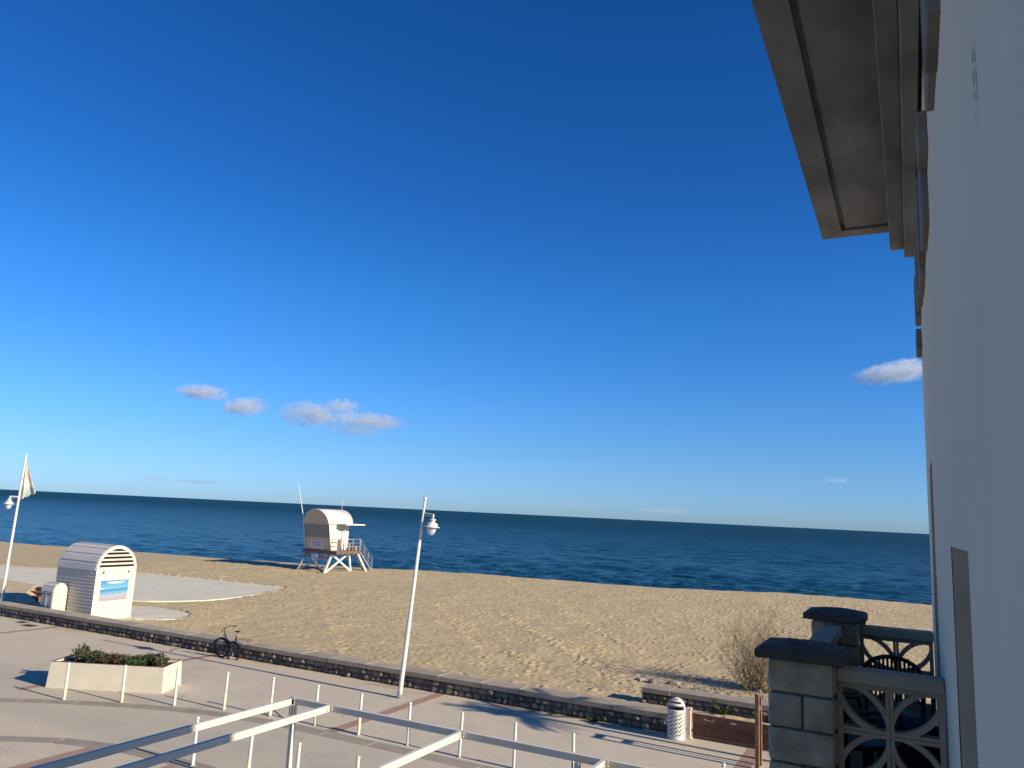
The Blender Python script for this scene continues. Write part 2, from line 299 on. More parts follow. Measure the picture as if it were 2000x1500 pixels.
# ------------------------------------------------------------------ mesh building
class MB:
    def __init__(s): s.v = []; s.f = []; s.sm = []
    def add(s, vs, fs, smooth=False):
        o = len(s.v); s.v += [tuple(v) for v in vs]
        for f in fs: s.f.append([i + o for i in f]); s.sm.append(smooth)
        return s
    def box(s, x0, y0, z0, x1, y1, z1):
        vs = [(x, y, z) for z in (z0, z1) for y in (y0, y1) for x in (x0, x1)]
        return s.add(vs, [(0, 2, 3, 1), (4, 5, 7, 6), (0, 1, 5, 4), (2, 6, 7, 3), (0, 4, 6, 2), (1, 3, 7, 5)])
    def bbox(s, x0, y0, z0, x1, y1, z1, b=0.01):
        """box with its edges chamfered (24 vertices)"""
        c = [(x0, x1), (y0, y1), (z0, z1)]; vs = []; idx = {}
        for k in (0, 1):
            for j in (0, 1):
                for i in (0, 1):
                    base = [c[0][i], c[1][j], c[2][k]]; sg = [1 - 2 * i, 1 - 2 * j, 1 - 2 * k]
                    for ax in range(3):
                        p = [base[q] + (sg[q] * b if q != ax else 0) for q in range(3)]
                        idx[(i, j, k, ax)] = len(vs); vs.append(tuple(p))
        F = []
        def face(ks, out):
            a, b_, c_ = (Vector(vs[ks[0]]), Vector(vs[ks[1]]), Vector(vs[ks[2]]))
            n = (b_ - a).cross(c_ - a)
            F.append(ks if n.dot(out) > 0 else ks[::-1])
        for ax in range(3):
            for sd in (0, 1):
                q = []
                for (a, b2) in ((0, 0), (1, 0), (1, 1), (0, 1)):
                    t = [0, 0, 0]; t[ax] = sd; t[(ax + 1) % 3] = a; t[(ax + 2) % 3] = b2
                    q.append(idx[(*t, ax)])
                out = Vector((0, 0, 0)); out[ax] = 1 if sd else -1; face(q, out)
        for ax in range(3):           # edges running along ax
            u, w = (ax + 1) % 3, (ax + 2) % 3
            for a in (0, 1):
                for b2 in (0, 1):
                    t0 = [0, 0, 0]; t0[u] = a; t0[w] = b2; t1 = list(t0); t1[ax] = 1
                    q = [idx[(*t0, u)], idx[(*t1, u)], idx[(*t1, w)], idx[(*t0, w)]]
                    out = Vector((0, 0, 0)); out[u] = 2 * a - 1; out[w] = 2 * b2 - 1; face(q, out)
        for i in (0, 1):
            for j in (0, 1):
                for k in (0, 1):
                    face([idx[(i, j, k, 0)], idx[(i, j, k, 1)], idx[(i, j, k, 2)]], Vector((2 * i - 1, 2 * j - 1, 2 * k - 1)))
        return s.add(vs, F)
    def tube(s, pts, r, n=8, cap=True, smooth=True):
        pts = [Vector(p) for p in pts]; m = len(pts)
        rs = r if isinstance(r, (list, tuple)) else [r] * m
        vs = []; up = Vector((0, 0, 1)); prev = None
        for i, p in enumerate(pts):
            d = (pts[min(i + 1, m - 1)] - pts[max(i - 1, 0)]).normalized()
            if prev is None:
                a = d.cross(up)
                if a.length < 1e-3: a = d.cross(Vector((1, 0, 0)))
            else:
                a = prev - d * prev.dot(d)
                if a.length < 1e-4: a = d.orthogonal()
            a.normalize(); b = d.cross(a).normalized(); prev = a
            for k in range(n):
                t = 2 * PI * k / n; vs.append(p + (a * math.cos(t) + b * math.sin(t)) * rs[i])
        fs = []
        for i in range(m - 1):
            for k in range(n):
                fs.append((i * n + k, i * n + (k + 1) % n, (i + 1) * n + (k + 1) % n, (i + 1) * n + k))
        s.add(vs, fs, smooth)
        if cap:
            s.add(vs[:n], [tuple(range(n))[::-1]]); s.add(vs[-n:], [tuple(range(n))])
        return s
    def lathe(s, prof, n=20, c=(0, 0, 0), smooth=True):
        vs = []; fs = []
        for (r, z) in prof:
            for k in range(n):
                t = 2 * PI * k / n; vs.append((c[0] + r * math.cos(t), c[1] + r * math.sin(t), c[2] + z))
        for i in range(len(prof) - 1):
            for k in range(n): fs.append((i * n + k, i * n + (k + 1) % n, (i + 1) * n + (k + 1) % n, (i + 1) * n + k))
        return s.add(vs, fs, smooth)
    def prism(s, poly, fn, a, b, smooth=False):
        """poly: 2-D outline; fn(u, w, t) -> xyz; extruded from t=a to t=b"""
        n = len(poly); vs = [fn(u, w, a) for u, w in poly] + [fn(u, w, b) for u, w in poly]
        fs = [tuple(range(n))[::-1], tuple(range(n, 2 * n))]
        s.add(vs, fs); s.add(vs, [(i, (i + 1) % n, n + (i + 1) % n, n + i) for i in range(n)], smooth)
        return s
    def bar(s, p0, p1, w, h, up=(0, 0, 1)):
        p0, p1 = Vector(p0), Vector(p1); d = (p1 - p0).normalized(); a = d.cross(Vector(up)).normalized(); b = a.cross(d).normalized()
        vs = [p + a * (i * w / 2) + b * (j * h / 2) for p in (p0, p1) for i, j in ((-1, -1), (1, -1), (1, 1), (-1, 1))]
        return s.add(vs, [(0, 1, 2, 3), (7, 6, 5, 4), (0, 4, 5, 1), (1, 5, 6, 2), (2, 6, 7, 3), (3, 7, 4, 0)])
    def mesh(s, name):
        me = bpy.data.meshes.new(name); me.from_pydata(s.v, [], s.f); me.polygons.foreach_set('use_smooth', s.sm); me.update()
        import bmesh
        bm = bmesh.new(); bm.from_mesh(me); bmesh.ops.recalc_face_normals(bm, faces=bm.faces); bm.to_mesh(me); bm.free()
        return me
    def build(s, name, m, parent=None, loc=(0, 0, 0), rotz=0.0):
        return link(name, s.mesh(name), m, parent, loc, rotz)
def link(name, me, m, parent=None, loc=(0, 0, 0), rotz=0.0):
    o = bpy.data.objects.new(name, me); col.objects.link(o)
    if m is not None and not me.materials: me.materials.append(MT[m] if isinstance(m, str) else m)
    o.location = loc; o.rotation_euler = (0, 0, rotz)
    if parent: o.parent = parent
    return o
def tag(o, label, cat, group=None, kind=None):
    o['label'] = label; o['category'] = cat
    if group: o['group'] = group
    if kind: o['kind'] = kind
    return o
def thing(name, label, cat, loc=(0, 0, 0), rotz=0.0, group=None):
    o = bpy.data.objects.new(name, None); col.objects.link(o); o.empty_display_size = 0.2
    o.location = loc; o.rotation_euler = (0, 0, rotz)
    return tag(o, label, cat, group)
def copy_tree(o, parent=None):
    c = o.copy(); col.objects.link(c); c.parent = parent
    for ch in list(o.children): copy_tree(ch, c)
    return c
def struct(o, label): o['kind'] = 'structure'; o['label'] = label; return o

# smooth value noise on numpy arrays
_perm = RNG.random((256, 256))
def vnoise(x, y):
    xi = np.floor(x).astype(int); yi = np.floor(y).astype(int); fx = x - xi; fy = y - yi
    fx = fx * fx * (3 - 2 * fx); fy = fy * fy * (3 - 2 * fy)
    g = lambda a, b: _perm[a & 255, b & 255]
    return (g(xi, yi) * (1 - fx) + g(xi + 1, yi) * fx) * (1 - fy) + (g(xi, yi + 1) * (1 - fx) + g(xi + 1, yi + 1) * fx) * fy
def grid_mesh(name, V, nu, nv, smooth=True):
    """V: (nu*nv,3) array, index u*nv+v"""
    a = np.arange((nu - 1) * (nv - 1)); u = a // (nv - 1); v = a % (nv - 1)
    q = np.stack([u * nv + v, (u + 1) * nv + v, (u + 1) * nv + v + 1, u * nv + v + 1], 1)
    me = bpy.data.meshes.new(name); me.vertices.add(len(V)); me.vertices.foreach_set('co', V.astype(np.float32).ravel())
    me.loops.add(q.size); me.loops.foreach_set('vertex_index', q.ravel().astype(np.int32))
    me.polygons.add(len(q)); me.polygons.foreach_set('loop_start', np.arange(0, q.size, 4, dtype=np.int32))
    me.update(calc_edges=True); me.validate()
    me.polygons.foreach_set('use_smooth', np.full(len(q), smooth)); me.update()
    return me

# ------------------------------------------------------------------ setting: sea, beach, promenade
SEA_Z = -1.5
def build_sea():
    az = np.radians(np.concatenate([np.linspace(-110, -66, 60), np.linspace(-65.9, 8, 760), np.linspace(9, 70, 60)]))
    rr = np.concatenate([np.geomspace(38, 420, 330), np.geomspace(430, 60000, 90)])
    A, Rr = np.meshgrid(az, rr, indexing='ij'); x = (Rr * np.sin(A)).ravel(); y = (Rr * np.cos(A)).ravel(); r = Rr.ravel()
    z = np.zeros_like(x); base = rad(76)            # waves roll in square to the shore
    for k in range(44):
        lam = 1.25 * (1.075 ** k) * RNG.uniform(0.9, 1.1)
        th = base + RNG.normal(0, 0.42); kx, ky = math.cos(th) * 2 * PI / lam, math.sin(th) * 2 * PI / lam
        amp = 0.0165 * lam ** 0.22 * RNG.uniform(0.6, 1.3)
        fade = np.clip((lam / (r * 0.0075) - 1.4) / 2.0, 0, 1)
        ph = kx * x + ky * y + RNG.uniform(0, 6.28)
        z += amp * fade * (np.sin(ph) + 0.25 * np.sin(2 * ph + 0.6))
    gust = vnoise(x * 0.006 + 7, y * 0.03 + 3)
    z *= 0.6 + 0.8 * gust
    V = np.stack([x, y, z + SEA_Z], 1)
    o = link('sea', grid_mesh('sea', V, len(az), len(rr)), 'sea')
    struct(o, 'dark blue choppy sea reaching to the horizon')
build_sea()

CREST = [(-140, 43), (-80, 46.8), (-63.5, 50.0), (-55, 51.6), (-48, 53.3), (-41, 55.6), (-37, 58.4), (-30, 59.5), (-21, 60.6), (-13.7, 63), (-9, 66.6), (-4.7, 66.8), (1, 67.4), (40, 69)]
SLAB1 = [(-66, 28), (-64, 33.6), (-54, 35.3), (-49.7, 38.6), (-43, 39.3), (-36.6, 39.7), (-35.8, 39.4), (-35.0, 36.8), (-34.1, 33), (-34.3, 30.3), (-36.2, 28.0), (-40.5, 27.2), (-48, 27)]
SLAB2 = [(-35.6, 24.6), (-35.0, 27.2), (-32.6, 27.9), (-30.6, 27.4), (-29.7, 26.2), (-30.2, 25.0), (-31.0, 24.2), (-31.1, 21.8), (-35.8, 21.8)]
def inside(poly, x, y):
    c = np.zeros(x.shape, bool); n = len(poly)
    for i in range(n):
        x0, y0 = poly[i]; x1, y1 = poly[(i + 1) % n]
        if y0 == y1: continue
        c ^= ((y0 > y) != (y1 > y)) & (x < (x1 - x0) * (y - y0) / (y1 - y0) + x0)
    return c
def smooth_loop(p, it=1):
    for _ in range(it):
        p = [q for a, b in zip(p, p[1:] + p[:1]) for q in ((a[0] * .75 + b[0] * .25, a[1] * .75 + b[1] * .25), (a[0] * .25 + b[0] * .75, a[1] * .25 + b[1] * .75))]
    return p
def sand_base(x, y):
    cy = np.interp(x, [p[0] for p in CREST], [p[1] for p in CREST])
    t = np.clip((y - 22) / (cy - 22), 0, 1)
    z = 0.03 + 0.27 * t ** 1.6
    d = np.clip(y - cy, 0, None)
    return z - 0.16 * d - 0.05 * np.clip(d, 0, 1.5), cy
def sand_z(x, y): return float(sand_base(np.array([float(x)]), np.array([float(y)]))[0][0])
def build_sand():
    d = 0.085
    xi = np.arange(-56, 9.0, d); nl = 130; xs = np.concatenate([np.linspace(-170, -56.3, nl), xi, np.linspace(9.4, 60, 60)])
    yi = np.concatenate([np.arange(21.7, 40.0, d), np.arange(40.0, 69.0, 0.15)]); ys = np.concatenate([yi, np.linspace(69.3, 90, 40)])
    X, Y = np.meshgrid(xs, ys, indexing='ij'); Z, cy = sand_base(X, Y)
    Z = Z + 0.09 * (vnoise(X * 0.22, Y * 0.22) - 0.5) + 0.045 * (vnoise(X * 0.8 + 9, Y * 0.8) - 0.5) + 0.028 * (vnoise(X * 2.3, Y * 2.3 + 5) - 0.5) + 0.016 * (vnoise(X * 5.1, Y * 5.1 + 5) - 0.5)
    D = np.zeros((len(xi), len(yi)))
    n = 52000
    px = RNG.uniform(-55, 8, n); py = 22 + (RNG.random(n) ** 0.9) * 44
    dens = vnoise(px * 0.13 + 40, py * 0.13 + 11) + 0.3 * vnoise(px * 0.6, py * 0.6)
    ok = dens > 0.36; px, py = px[ok], py[ok]
    # straight walkers' trails
    tr = []
    for (a, b, w) in (((-20.5, 39.4), (-10.6, 28.1), .08), ((-14.4, 28.6), (-11.2, 25.5), .12), ((-14.9, 39.0), (-9.0, 26.0), .2), ((-26, 41), (-14, 26.5), .2), ((-40, 46), (-19, 24), .25), ((-30, 58), (-6, 27), .3), ((-3, 60), (-9, 25.5), .3), ((-45, 47), (-8, 46), .3)):
        L_ = math.hypot(b[0] - a[0], b[1] - a[1]); m = int(L_ / 0.36)
        for k in range(m):
            t = k / m; nx, ny = -(b[1] - a[1]) / L_, (b[0] - a[0]) / L_; s_ = (0.09 if k % 2 else -0.09) + RNG.normal(0, w * .3)
            tr.append((a[0] + (b[0] - a[0]) * t + nx * s_, a[1] + (b[1] - a[1]) * t + ny * s_))
    tr = np.array(tr); px = np.concatenate([px, tr[:, 0]]); py = np.concatenate([py, tr[:, 1]]); nf = len(px) - len(tr)
    dep = np.concatenate([0.012 + 0.060 * RNG.random(nf) ** 2.8, np.where(np.arange(len(tr)) < 55, 0.10, 0.05)]); rr = np.concatenate([RNG.uniform(0.065, 0.115, nf), np.full(len(tr), 0.12)])
    ang = RNG.uniform(0, PI, len(px)); ci = np.round((px - xi[0]) / d).astype(int); cj = np.searchsorted(yi, py)
    for di in range(-3, 4):
        for dj in range(-3, 4):
            ii, jj = ci + di, cj + dj; ok = (ii >= 0) & (ii < len(xi)) & (jj >= 0) & (jj < len(yi))
            ex = xi[np.clip(ii, 0, len(xi) - 1)] - px; ey = yi[np.clip(jj, 0, len(yi) - 1)] - py
            u = (ex * np.cos(ang) + ey * np.sin(ang)) / 1.35; v = -ex * np.sin(ang) + ey * np.cos(ang)
            q = (u * u + v * v) / (rr * rr)
            h = dep * (-np.exp(-q * 1.6) + 0.55 * np.exp(-((np.sqrt(q) - 1.15) ** 2) * 7))
            np.add.at(D, (ii[ok], jj[ok]), h[ok])
    sl = (slice(nl, nl + len(xi)), slice(0, len(yi)))
    smooth_far = np.clip((cy[sl] - Y[sl]) / 4.0, 0, 1)
    Z[sl] += np.clip(D, -0.12, 0.075) * (0.25 + 0.75 * smooth_far)
    for poly in (SLAB1, SLAB2):
        pp = smooth_loop(poly); m = inside(pp, X, Y)
        for a in range(8): m &= inside(pp, X + .32 * math.cos(a * PI / 4), Y + .32 * math.sin(a * PI / 4))
        Z = np.where(m, -0.12, Z)
    V = np.stack([X.ravel(), Y.ravel(), Z.ravel()], 1)
    o = link('beach', grid_mesh('beach', V, len(xs), len(ys)), 'sand')
    struct(o, 'wide trampled sand beach between low wall and sea')
build_sand()

def ground_sheet(name, poly, z0, z1, m, label=None, parent=None):
    o = MB().prism(poly, lambda u, w, t: (u, w, t), z0, z1).build(name, m, parent)
    if label: struct(o, label)
    return o
prom = MB().add([(-400, -300, 0), (400, -300, 0), (400, 21.75, 0), (-400, 21.75, 0)], [(0, 1, 2, 3)]).build('promenade', 'promenade')
struct(prom, 'pale pink concrete promenade in front of the low wall')
ground_sheet('concrete_pad', smooth_loop(SLAB1), -0.1, 0.085, 'slab', 'large pale concrete pad on the sand behind the arched cabin')
ground_sheet('concrete_pad', smooth_loop(SLAB2), -0.1, 0.045, 'slab', 'small pale concrete pad under the arched cabin')
ground_sheet('brown_path', [(-66, 25.6), (-66, 28.9), (-50, 28.6), (-41, 27.7), (-37.2, 26.9), (-38.4, 25.9), (-48, 25.8)], -0.1, 0.10, mat('brown_path', (0.30, 0.22, 0.16), 0.9, 0.12, 1, 0.2, 20), 'brown earthen path beside the concrete pad')

# bands: grey slabs laid end to end along two curves
def band_curve(y0, pts):
    """straight to the right, curving off to the left; polyline of centre points"""
    return [(6.0, y0)] + pts
def resample(pts, step):
    out = [Vector(pts[0]).to_2d()]; acc = 0.0
    P = [Vector(p) for p in pts]
    dense = []
    for a, b in zip(P[:-1], P[1:]):
        n = max(2, int((b - a).length / 0.05))
        dense += [a.lerp(b, i / n) for i in range(n)]
    dense.append(P[-1]); last = dense[0]; res = [dense[0]]
    for q in dense[1:]:
        acc += (q - last).length; last = q
        if acc >= step: res.append(q); acc = 0.0
    return res
def smooth_poly(pts, it=2):
    for _ in range(it):
        q = [pts[0]]
        for a, b in zip(pts[:-1], pts[1:]):
            q += [(a[0] * .75 + b[0] * .25, a[1] * .75 + b[1] * .25), (a[0] * .25 + b[0] * .75, a[1] * .25 + b[1] * .75)]
        pts = q + [pts[-1]]
    return pts
OUTER = smooth_poly([(6, 15.78), (-9, 15.78), (-13, 15.78), (-14.6, 15.76), (-16.35, 15.50), (-18.0, 14.96), (-19.9, 14.08), (-21.6, 13.08), (-23.6, 11.6), (-26.5, 8.6), (-29, 4.5), (-30, 0)])
INNER = smooth_poly([(6, 12.36), (-10, 12.36), (-13, 12.36), (-14.3, 12.36), (-15.5, 12.30), (-16.5, 12.10), (-17.4, 11.75), (-18.4, 11.15), (-20.2, 9.5), (-22, 6.6), (-22.8, 3), (-23, 0)])
for pts in (OUTER, INNER):
    rs = resample(pts, 1.42)
    for a, b in zip(rs[:-1], rs[1:]):
        dvec = (b - a).normalized(); nrm = Vector((-dvec.y, dvec.x)); g = 0.012
        a2 = a + dvec * g; b2 = b - dvec * g; w = 0.205
        ps = [a2 - nrm * w, b2 - nrm * w, b2 + nrm * w, a2 + nrm * w]
        cx = (a + b) / 2
        MB().prism([(p.x - cx.x, p.y - cx.y) for p in ps], lambda u, v, t: (u, v, t), -0.02, 0.006).build('paving_slab', 'band', prom, (cx.x, cx.y, 0))
for x, y0, y1 in ((-3.62, 16.0, 21.2), (-12.87, 16.0, 21.2), (-22.35, 14.0, 21.2), (-31.5, 2, 21.2), (-16.1, 0, 12.12), (-13.75, 0, 12.12), (-12.87, 12.58, 15.56)):
    if y0 == 12.58: continue
    MB().box(-0.17, 0, -0.02, 0.17, y1 - y0, 0.005).build('red_strip', 'red_strip', prom, (x, y0, 0))
for (x, y, sx, sy, lab) in ((-33.55, 20.72, .42, .26, 'small square iron drain cover near the wall, the farther of two'), (-32.55, 20.42, .6, .3, 'larger iron drain cover in paving, the nearer of two')):
    t = thing('drain_cover', lab, 'drain cover', (x, y, 0), 0.05)
    MB().box(-sx / 2 - .04, -sy / 2 - .04, -.01, sx / 2 + .04, sy / 2 + .04, .008).build('frame', 'iron', t)
    for k in range(5):
        MB().box(-sx / 2, -sy / 2 + sy * (k + .1) / 5, .008, sx / 2, -sy / 2 + sy * (k + .75) / 5, .016).build('grate_bar', 'iron', t)

# ------------------------------------------------------------------ low sea walls
def stone_mesh(w, h, dep, seed):
    r = random.Random(seed); mb = MB(); nx, nz = 3, 3
    vs = []; fs = []
    for i in range(nx + 1):
        for k in range(nz + 1):
            u, v = i / nx, k / nz
            edge = (i in (0, nx)) + (k in (0, nz))
            y = {0: -dep, 1: -dep * 0.62, 2: -dep * 0.25}[edge] * r.uniform(0.75, 1.2)
            vs.append(((u - .5) * w * (1 - .10 * (edge == 2)) + r.uniform(-.06, .06), y, (v - .5) * h * (1 - .10 * (edge == 2)) + r.uniform(-.06, .06)))
    for i in range(nx):
        for k in range(nz):
            a = i * (nz + 1) + k; fs.append((a, a + nz + 1, a + nz + 2, a + 1))
    ring = [0 * (nz + 1) + k for k in range(nz + 1)] + [i * (nz + 1) + nz for i in range(1, nx + 1)] + [nx * (nz + 1) + k for k in range(nz - 1, -1, -1)] + [i * (nz + 1) for i in range(nx - 1, 0, -1)]
    o = len(vs)
    for q in ring: vs.append((vs[q][0] * .97, 0.06, vs[q][2] * .97))
    m = len(ring)
    for q in range(m): fs.append((ring[q], ring[(q + 1) % m], o + (q + 1) % m, o + q))
    return mb.add(vs, fs)
STONES = [stone_mesh(1.0, 1.0, 0.055, 100 + k).mesh('wall_stone') for k in range(14)]
STONES_L = [m.copy() for m in STONES]
for m in STONES_L: m.materials.append(MT['stone_light'])
def low_wall(name, label, x0, x1, yf, yb, H, detail_to, zb=0.0):
    t = thing(name, label, 'wall', ((x0 + x1) / 2, yf, 0)); ox = (x0 + x1) / 2
    ct = 0.15
    MB().box(x0 - ox, 0.05, zb - .2, x1 - ox, yb - yf, H - ct).build('core', 'mortar', t)
    far = MB(); hs_ = (H - ct - 0.01 - zb) / 2; r = random.Random(int(-x0 * 10))
    for row in range(2):
        x = x1
        while x > x0 + .05:
            w = r.uniform(.13, .36); w = min(w, x - x0); gx = x - w / 2
            h = (hs_ - .02) * r.choice([1.0, 1.0, .92, .8])
            zc = zb + hs_ * (row + .5) + r.uniform(-.014, .014)
            if gx > detail_to:
                o = link('stone', (STONES_L if r.random() < (.07 if row == 0 else .02) else STONES)[r.randrange(14)], 'stone', t, (gx - ox, 0.05 + r.uniform(-.03, .02), zc)); o.scale = ((w - .022) * r.uniform(.9, 1.04), r.uniform(.7, 1.5), h * r.uniform(.86, 1.04)); o.rotation_euler = (0, rad(r.gauss(0, 4)), 0)
            else:
                far.box(gx - ox - w / 2 + .012, 0.015 + r.uniform(-.012, .012), zc - h / 2, gx - ox + w / 2 - .012, 0.06, zc + h / 2)
            x -= w
    if far.v: far.build('far_stones', 'stone', t)['kind'] = 'stuff'
    x = x1
    while x > x0 + .05:
        w = r.uniform(1.1, 1.7); w = min(w, x - x0)
        if w < .3: break
        mb = MB().bbox(-w / 2 + .004, -.03, H - ct, w / 2 - .004, yb - yf + .02, H, .014)
        o = mb.build('coping_stone', 'coping', t, (x - w / 2 - ox, r.uniform(-.006, .006), r.uniform(-.006, .004)))
        x -= w
    return t
low_wall('stone_wall', 'long low stone wall with flat coping between promenade and sand', -60, -5.85, 21.1, 21.72, 0.5, -36)
low_wall('stone_wall', 'short low stone wall set back behind the white bin', -7.45, 1.0, 23.85, 24.42, 0.50, -9, 0.03)

# ------------------------------------------------------------------ building at the right with balcony
WX = 0.145; YE = 7.6; YB = -7.0; ZT = 8.2; XR = 9.0
bld = thing('building', 'white rendered building with deep concrete eave and balcony, at right', 'building', (WX, YE, 0))
def B(mb, name, m, parent=None): 
    """world-coordinate mesh hung under the building"""
    p = parent or bld
    base = Vector((WX, YE, 0))
    mb.v = [(v[0] - base.x, v[1] - base.y, v[2]) for v in mb.v]
    return mb.build(name, m, p)
HOLES = [(2.62, 3.60, 3.76, 5.455), (5.86, 6.58, 3.76, 5.98)]
def build_wall():
    ysl = sorted(set([round(v, 3) for v in np.arange(YB, YE + .001, .1)] + [h[0] for h in HOLES] + [h[1] for h in HOLES] + [YE]))
    zsl = sorted(set([round(v, 3) for v in np.arange(0, ZT + .001, .2)] + [h[2] for h in HOLES] + [h[3] for h in HOLES]))
    Yg, Zg = np.meshgrid(ysl, zsl, indexing='ij')
    off = 0.007 * (vnoise(Yg * .9 + 3, Zg * .8) - .5) + 0.004 * (vnoise(Yg * 3.1, Zg * 2.6 + 8) - .5)
    nz = len(zsl); vs = [(WX + float(off[i, k]), ysl[i], zsl[k]) for i in range(len(ysl)) for k in range(nz)]
    fs = []
    for i in range(len(ysl) - 1):
        for k in range(nz - 1):
            cy, cz = (ysl[i] + ysl[i + 1]) / 2, (zsl[k] + zsl[k + 1]) / 2
            if any(h[0] < cy < h[1] and h[2] < cz < h[3] for h in HOLES): continue
            a = i * nz + k; fs.append((a, a + 1, a + nz + 1, a + nz))
    mb = MB(); mb.add(vs, fs, True)
    # end walls, back and top
    n0 = len(ysl) - 1
    e = [vs[n0 * nz + k] for k in range(nz)]
    mb.add(e + [(XR, YE, ZT), (XR, YE, 0)], [tuple(range(nz + 2))])
    mb.add([(WX, YB, 0), (WX, YB, ZT), (XR, YB, ZT), (XR, YB, 0)], [(0, 1, 2, 3)])
    mb.add([(XR, YB, 0), (XR, YB, ZT), (XR, YE, ZT), (XR, YE, 0)], [(0, 1, 2, 3)])
    B(mb, 'wall', 'stucco')
    for (a, b, z0, z1) in HOLES:
        x0, x1 = WX + .0005, WX + .32
        j = MB()
        j.add([(x0, b, z0), (x1, b, z0), (x1, b, z1), (x0, b, z1)], [(0, 1, 2, 3)])
        j.add([(x0, a, z0), (x1, a, z0), (x1, a, z1), (x0, a, z1)], [(3, 2, 1, 0)])
        j.add([(x0, a, z1), (x1, a, z1), (x1, b, z1), (x0, b, z1)], [(0, 1, 2, 3)])
        j.add([(x0, a, z0), (x1, a, z0), (x1, b, z0), (x0, b, z0)], [(3, 2, 1, 0)])
        jo = B(j, 'door_reveal', 'jamb')
        B(MB().box(x1 - .05, a + .002, z0 + .002, x1, b - .002, z1 - .002), 'door', 'door_dark', jo)
build_wall()
# eave
ev = bpy.data.objects.new('eave', None); col.objects.link(ev); ev.parent = bld
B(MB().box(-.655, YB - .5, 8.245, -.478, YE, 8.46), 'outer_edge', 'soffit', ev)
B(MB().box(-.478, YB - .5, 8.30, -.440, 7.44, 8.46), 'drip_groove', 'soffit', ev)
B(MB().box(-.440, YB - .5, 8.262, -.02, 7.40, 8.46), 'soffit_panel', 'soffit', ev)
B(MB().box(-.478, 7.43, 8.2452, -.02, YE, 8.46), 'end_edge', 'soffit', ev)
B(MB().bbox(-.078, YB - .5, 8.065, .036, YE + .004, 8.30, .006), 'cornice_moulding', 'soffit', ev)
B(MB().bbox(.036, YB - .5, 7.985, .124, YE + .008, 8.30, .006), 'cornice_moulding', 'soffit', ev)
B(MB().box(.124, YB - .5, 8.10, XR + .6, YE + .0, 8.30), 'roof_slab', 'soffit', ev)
B(MB().add([(-.655, YB - .5, 8.46), (XR + .6, YB - .5, 8.46), (XR + .6, YE, 8.46), (-.655, YE, 8.46), (4.5, YB + 3, 10.2), (4.5, YE - 4, 10.2)], [(0, 1, 4), (1, 2, 5, 4), (2, 3, 5), (3, 0, 4, 5), (0, 3, 2, 1)]), 'roof', mat('roof_tile', (0.35, 0.16, 0.09), 0.9, 0.2, 4, 0.3, 20))
# stepped stone frieze on the wall under the eave
FR = [(-1.2, -.6, 7.13), (-.6, 0.0, 7.2), (0, .7, 7.13), (.7, 1.3, 7.20), (1.3, 1.95, 7.13), (1.95, 2.55, 7.21), (2.55, 2.95, 7.15), (2.95, 3.32, 7.19),
      (4.12, 4.42, 7.42), (4.42, 4.95, 7.14), (4.95, 5.45, 7.21), (5.45, 6.0, 7.15), (6.0, 6.5, 7.22), (6.5, 6.98, 7.30), (6.98, 7.30, 7.26)]
for i, (a, b, z) in enumerate(FR):
    B(MB().bbox(WX - (.034 if i % 2 else .046), a + .004, z, WX + .02, b - .004, 7.62, .008), 'frieze_stone', 'frieze')
B(MB().bbox(WX - .044, 7.22, 7.04, WX + .02, 7.585, 7.22, .008), 'frieze_stone', 'frieze')
# hairline crack drawn as thin near-black strips just off the wall
cr = MB(); rr_ = random.Random(5)
cp = [(WX - .004, 1.62 + .0006 * k + rr_.uniform(-.003, .003), 6.46 - k * .0075) for k in range(26)]
for k, (a, b) in enumerate(zip(cp[:-1], cp[1:])):
    w = rr_.choice([.002, .005, .009, .004]) if k < 16 else rr_.choice([.001, .002])
    if rr_.random() < .2: continue
    cr.add([(a[0], a[1] - w, a[2]), (a[0], a[1] + w, a[2]), (b[0], b[1] + w, b[2]), (b[0], b[1] - w, b[2])], [(0, 1, 2, 3)])
B(cr, 'crack', 'dark_gap')

# balcony
NP = (-.775, -.415); N_Y = 4.92; F_Y = 7.22
B(MB().box(-.83, N_Y - .06, 3.50, WX - .002, YE - .01, 3.76), 'balcony_slab', 'concrete')
def rough_block(x0, y0, z0, x1, y1, z1, r, n=7):
    """split-faced block: every side bulges and is pitted, arrises worn"""
    mb = MB(); c = [(x0 + x1) / 2, (y0 + y1) / 2, (z0 + z1) / 2]; h = [(x1 - x0) / 2, (y1 - y0) / 2, (z1 - z0) / 2]; seed = r.uniform(0, 50)
    for ax in range(3):
        for sg in (-1, 1):
            vs = []
            for i in range(n + 1):
                for k in range(n + 1):
                    u, v = 2 * i / n - 1, 2 * k / n - 1; p = [0, 0, 0]; a, b = (ax + 1) % 3, (ax + 2) % 3
                    p[ax] = sg * h[ax]; p[a] = u * h[a]; p[b] = v * h[b]
                    edge = max(abs(u), abs(v)); q = Vector(p)
                    if edge > .999:
                        for t in range(3): q[t] -= math.copysign(.007, p[t]) if abs(abs(p[t]) - h[t]) < 1e-6 else 0
                        nn = 0.0
                    else:
                        nn = .010 * (1 - u ** 4) * (1 - v ** 4)
                        g = math.sin(u * 5 + seed) * math.cos(v * 4.3 + seed * 1.7) + .7 * math.sin(u * 11 + v * 9 + seed * 2.1) + .5 * math.sin(v * 17 - u * 6 + seed)
                        nn += .0028 * g
                    # keep shared edges identical on both faces
                    q[ax] += sg * nn
                    vs.append((c[0] + q[0], c[1] + q[1], c[2] + q[2]))
            mb.add(vs, [(i * (n + 1) + k, (i + 1) * (n + 1) + k, (i + 1) * (n + 1) + k + 1, i * (n + 1) + k + 1) for i in range(n) for k in range(n)], True)
    return mb
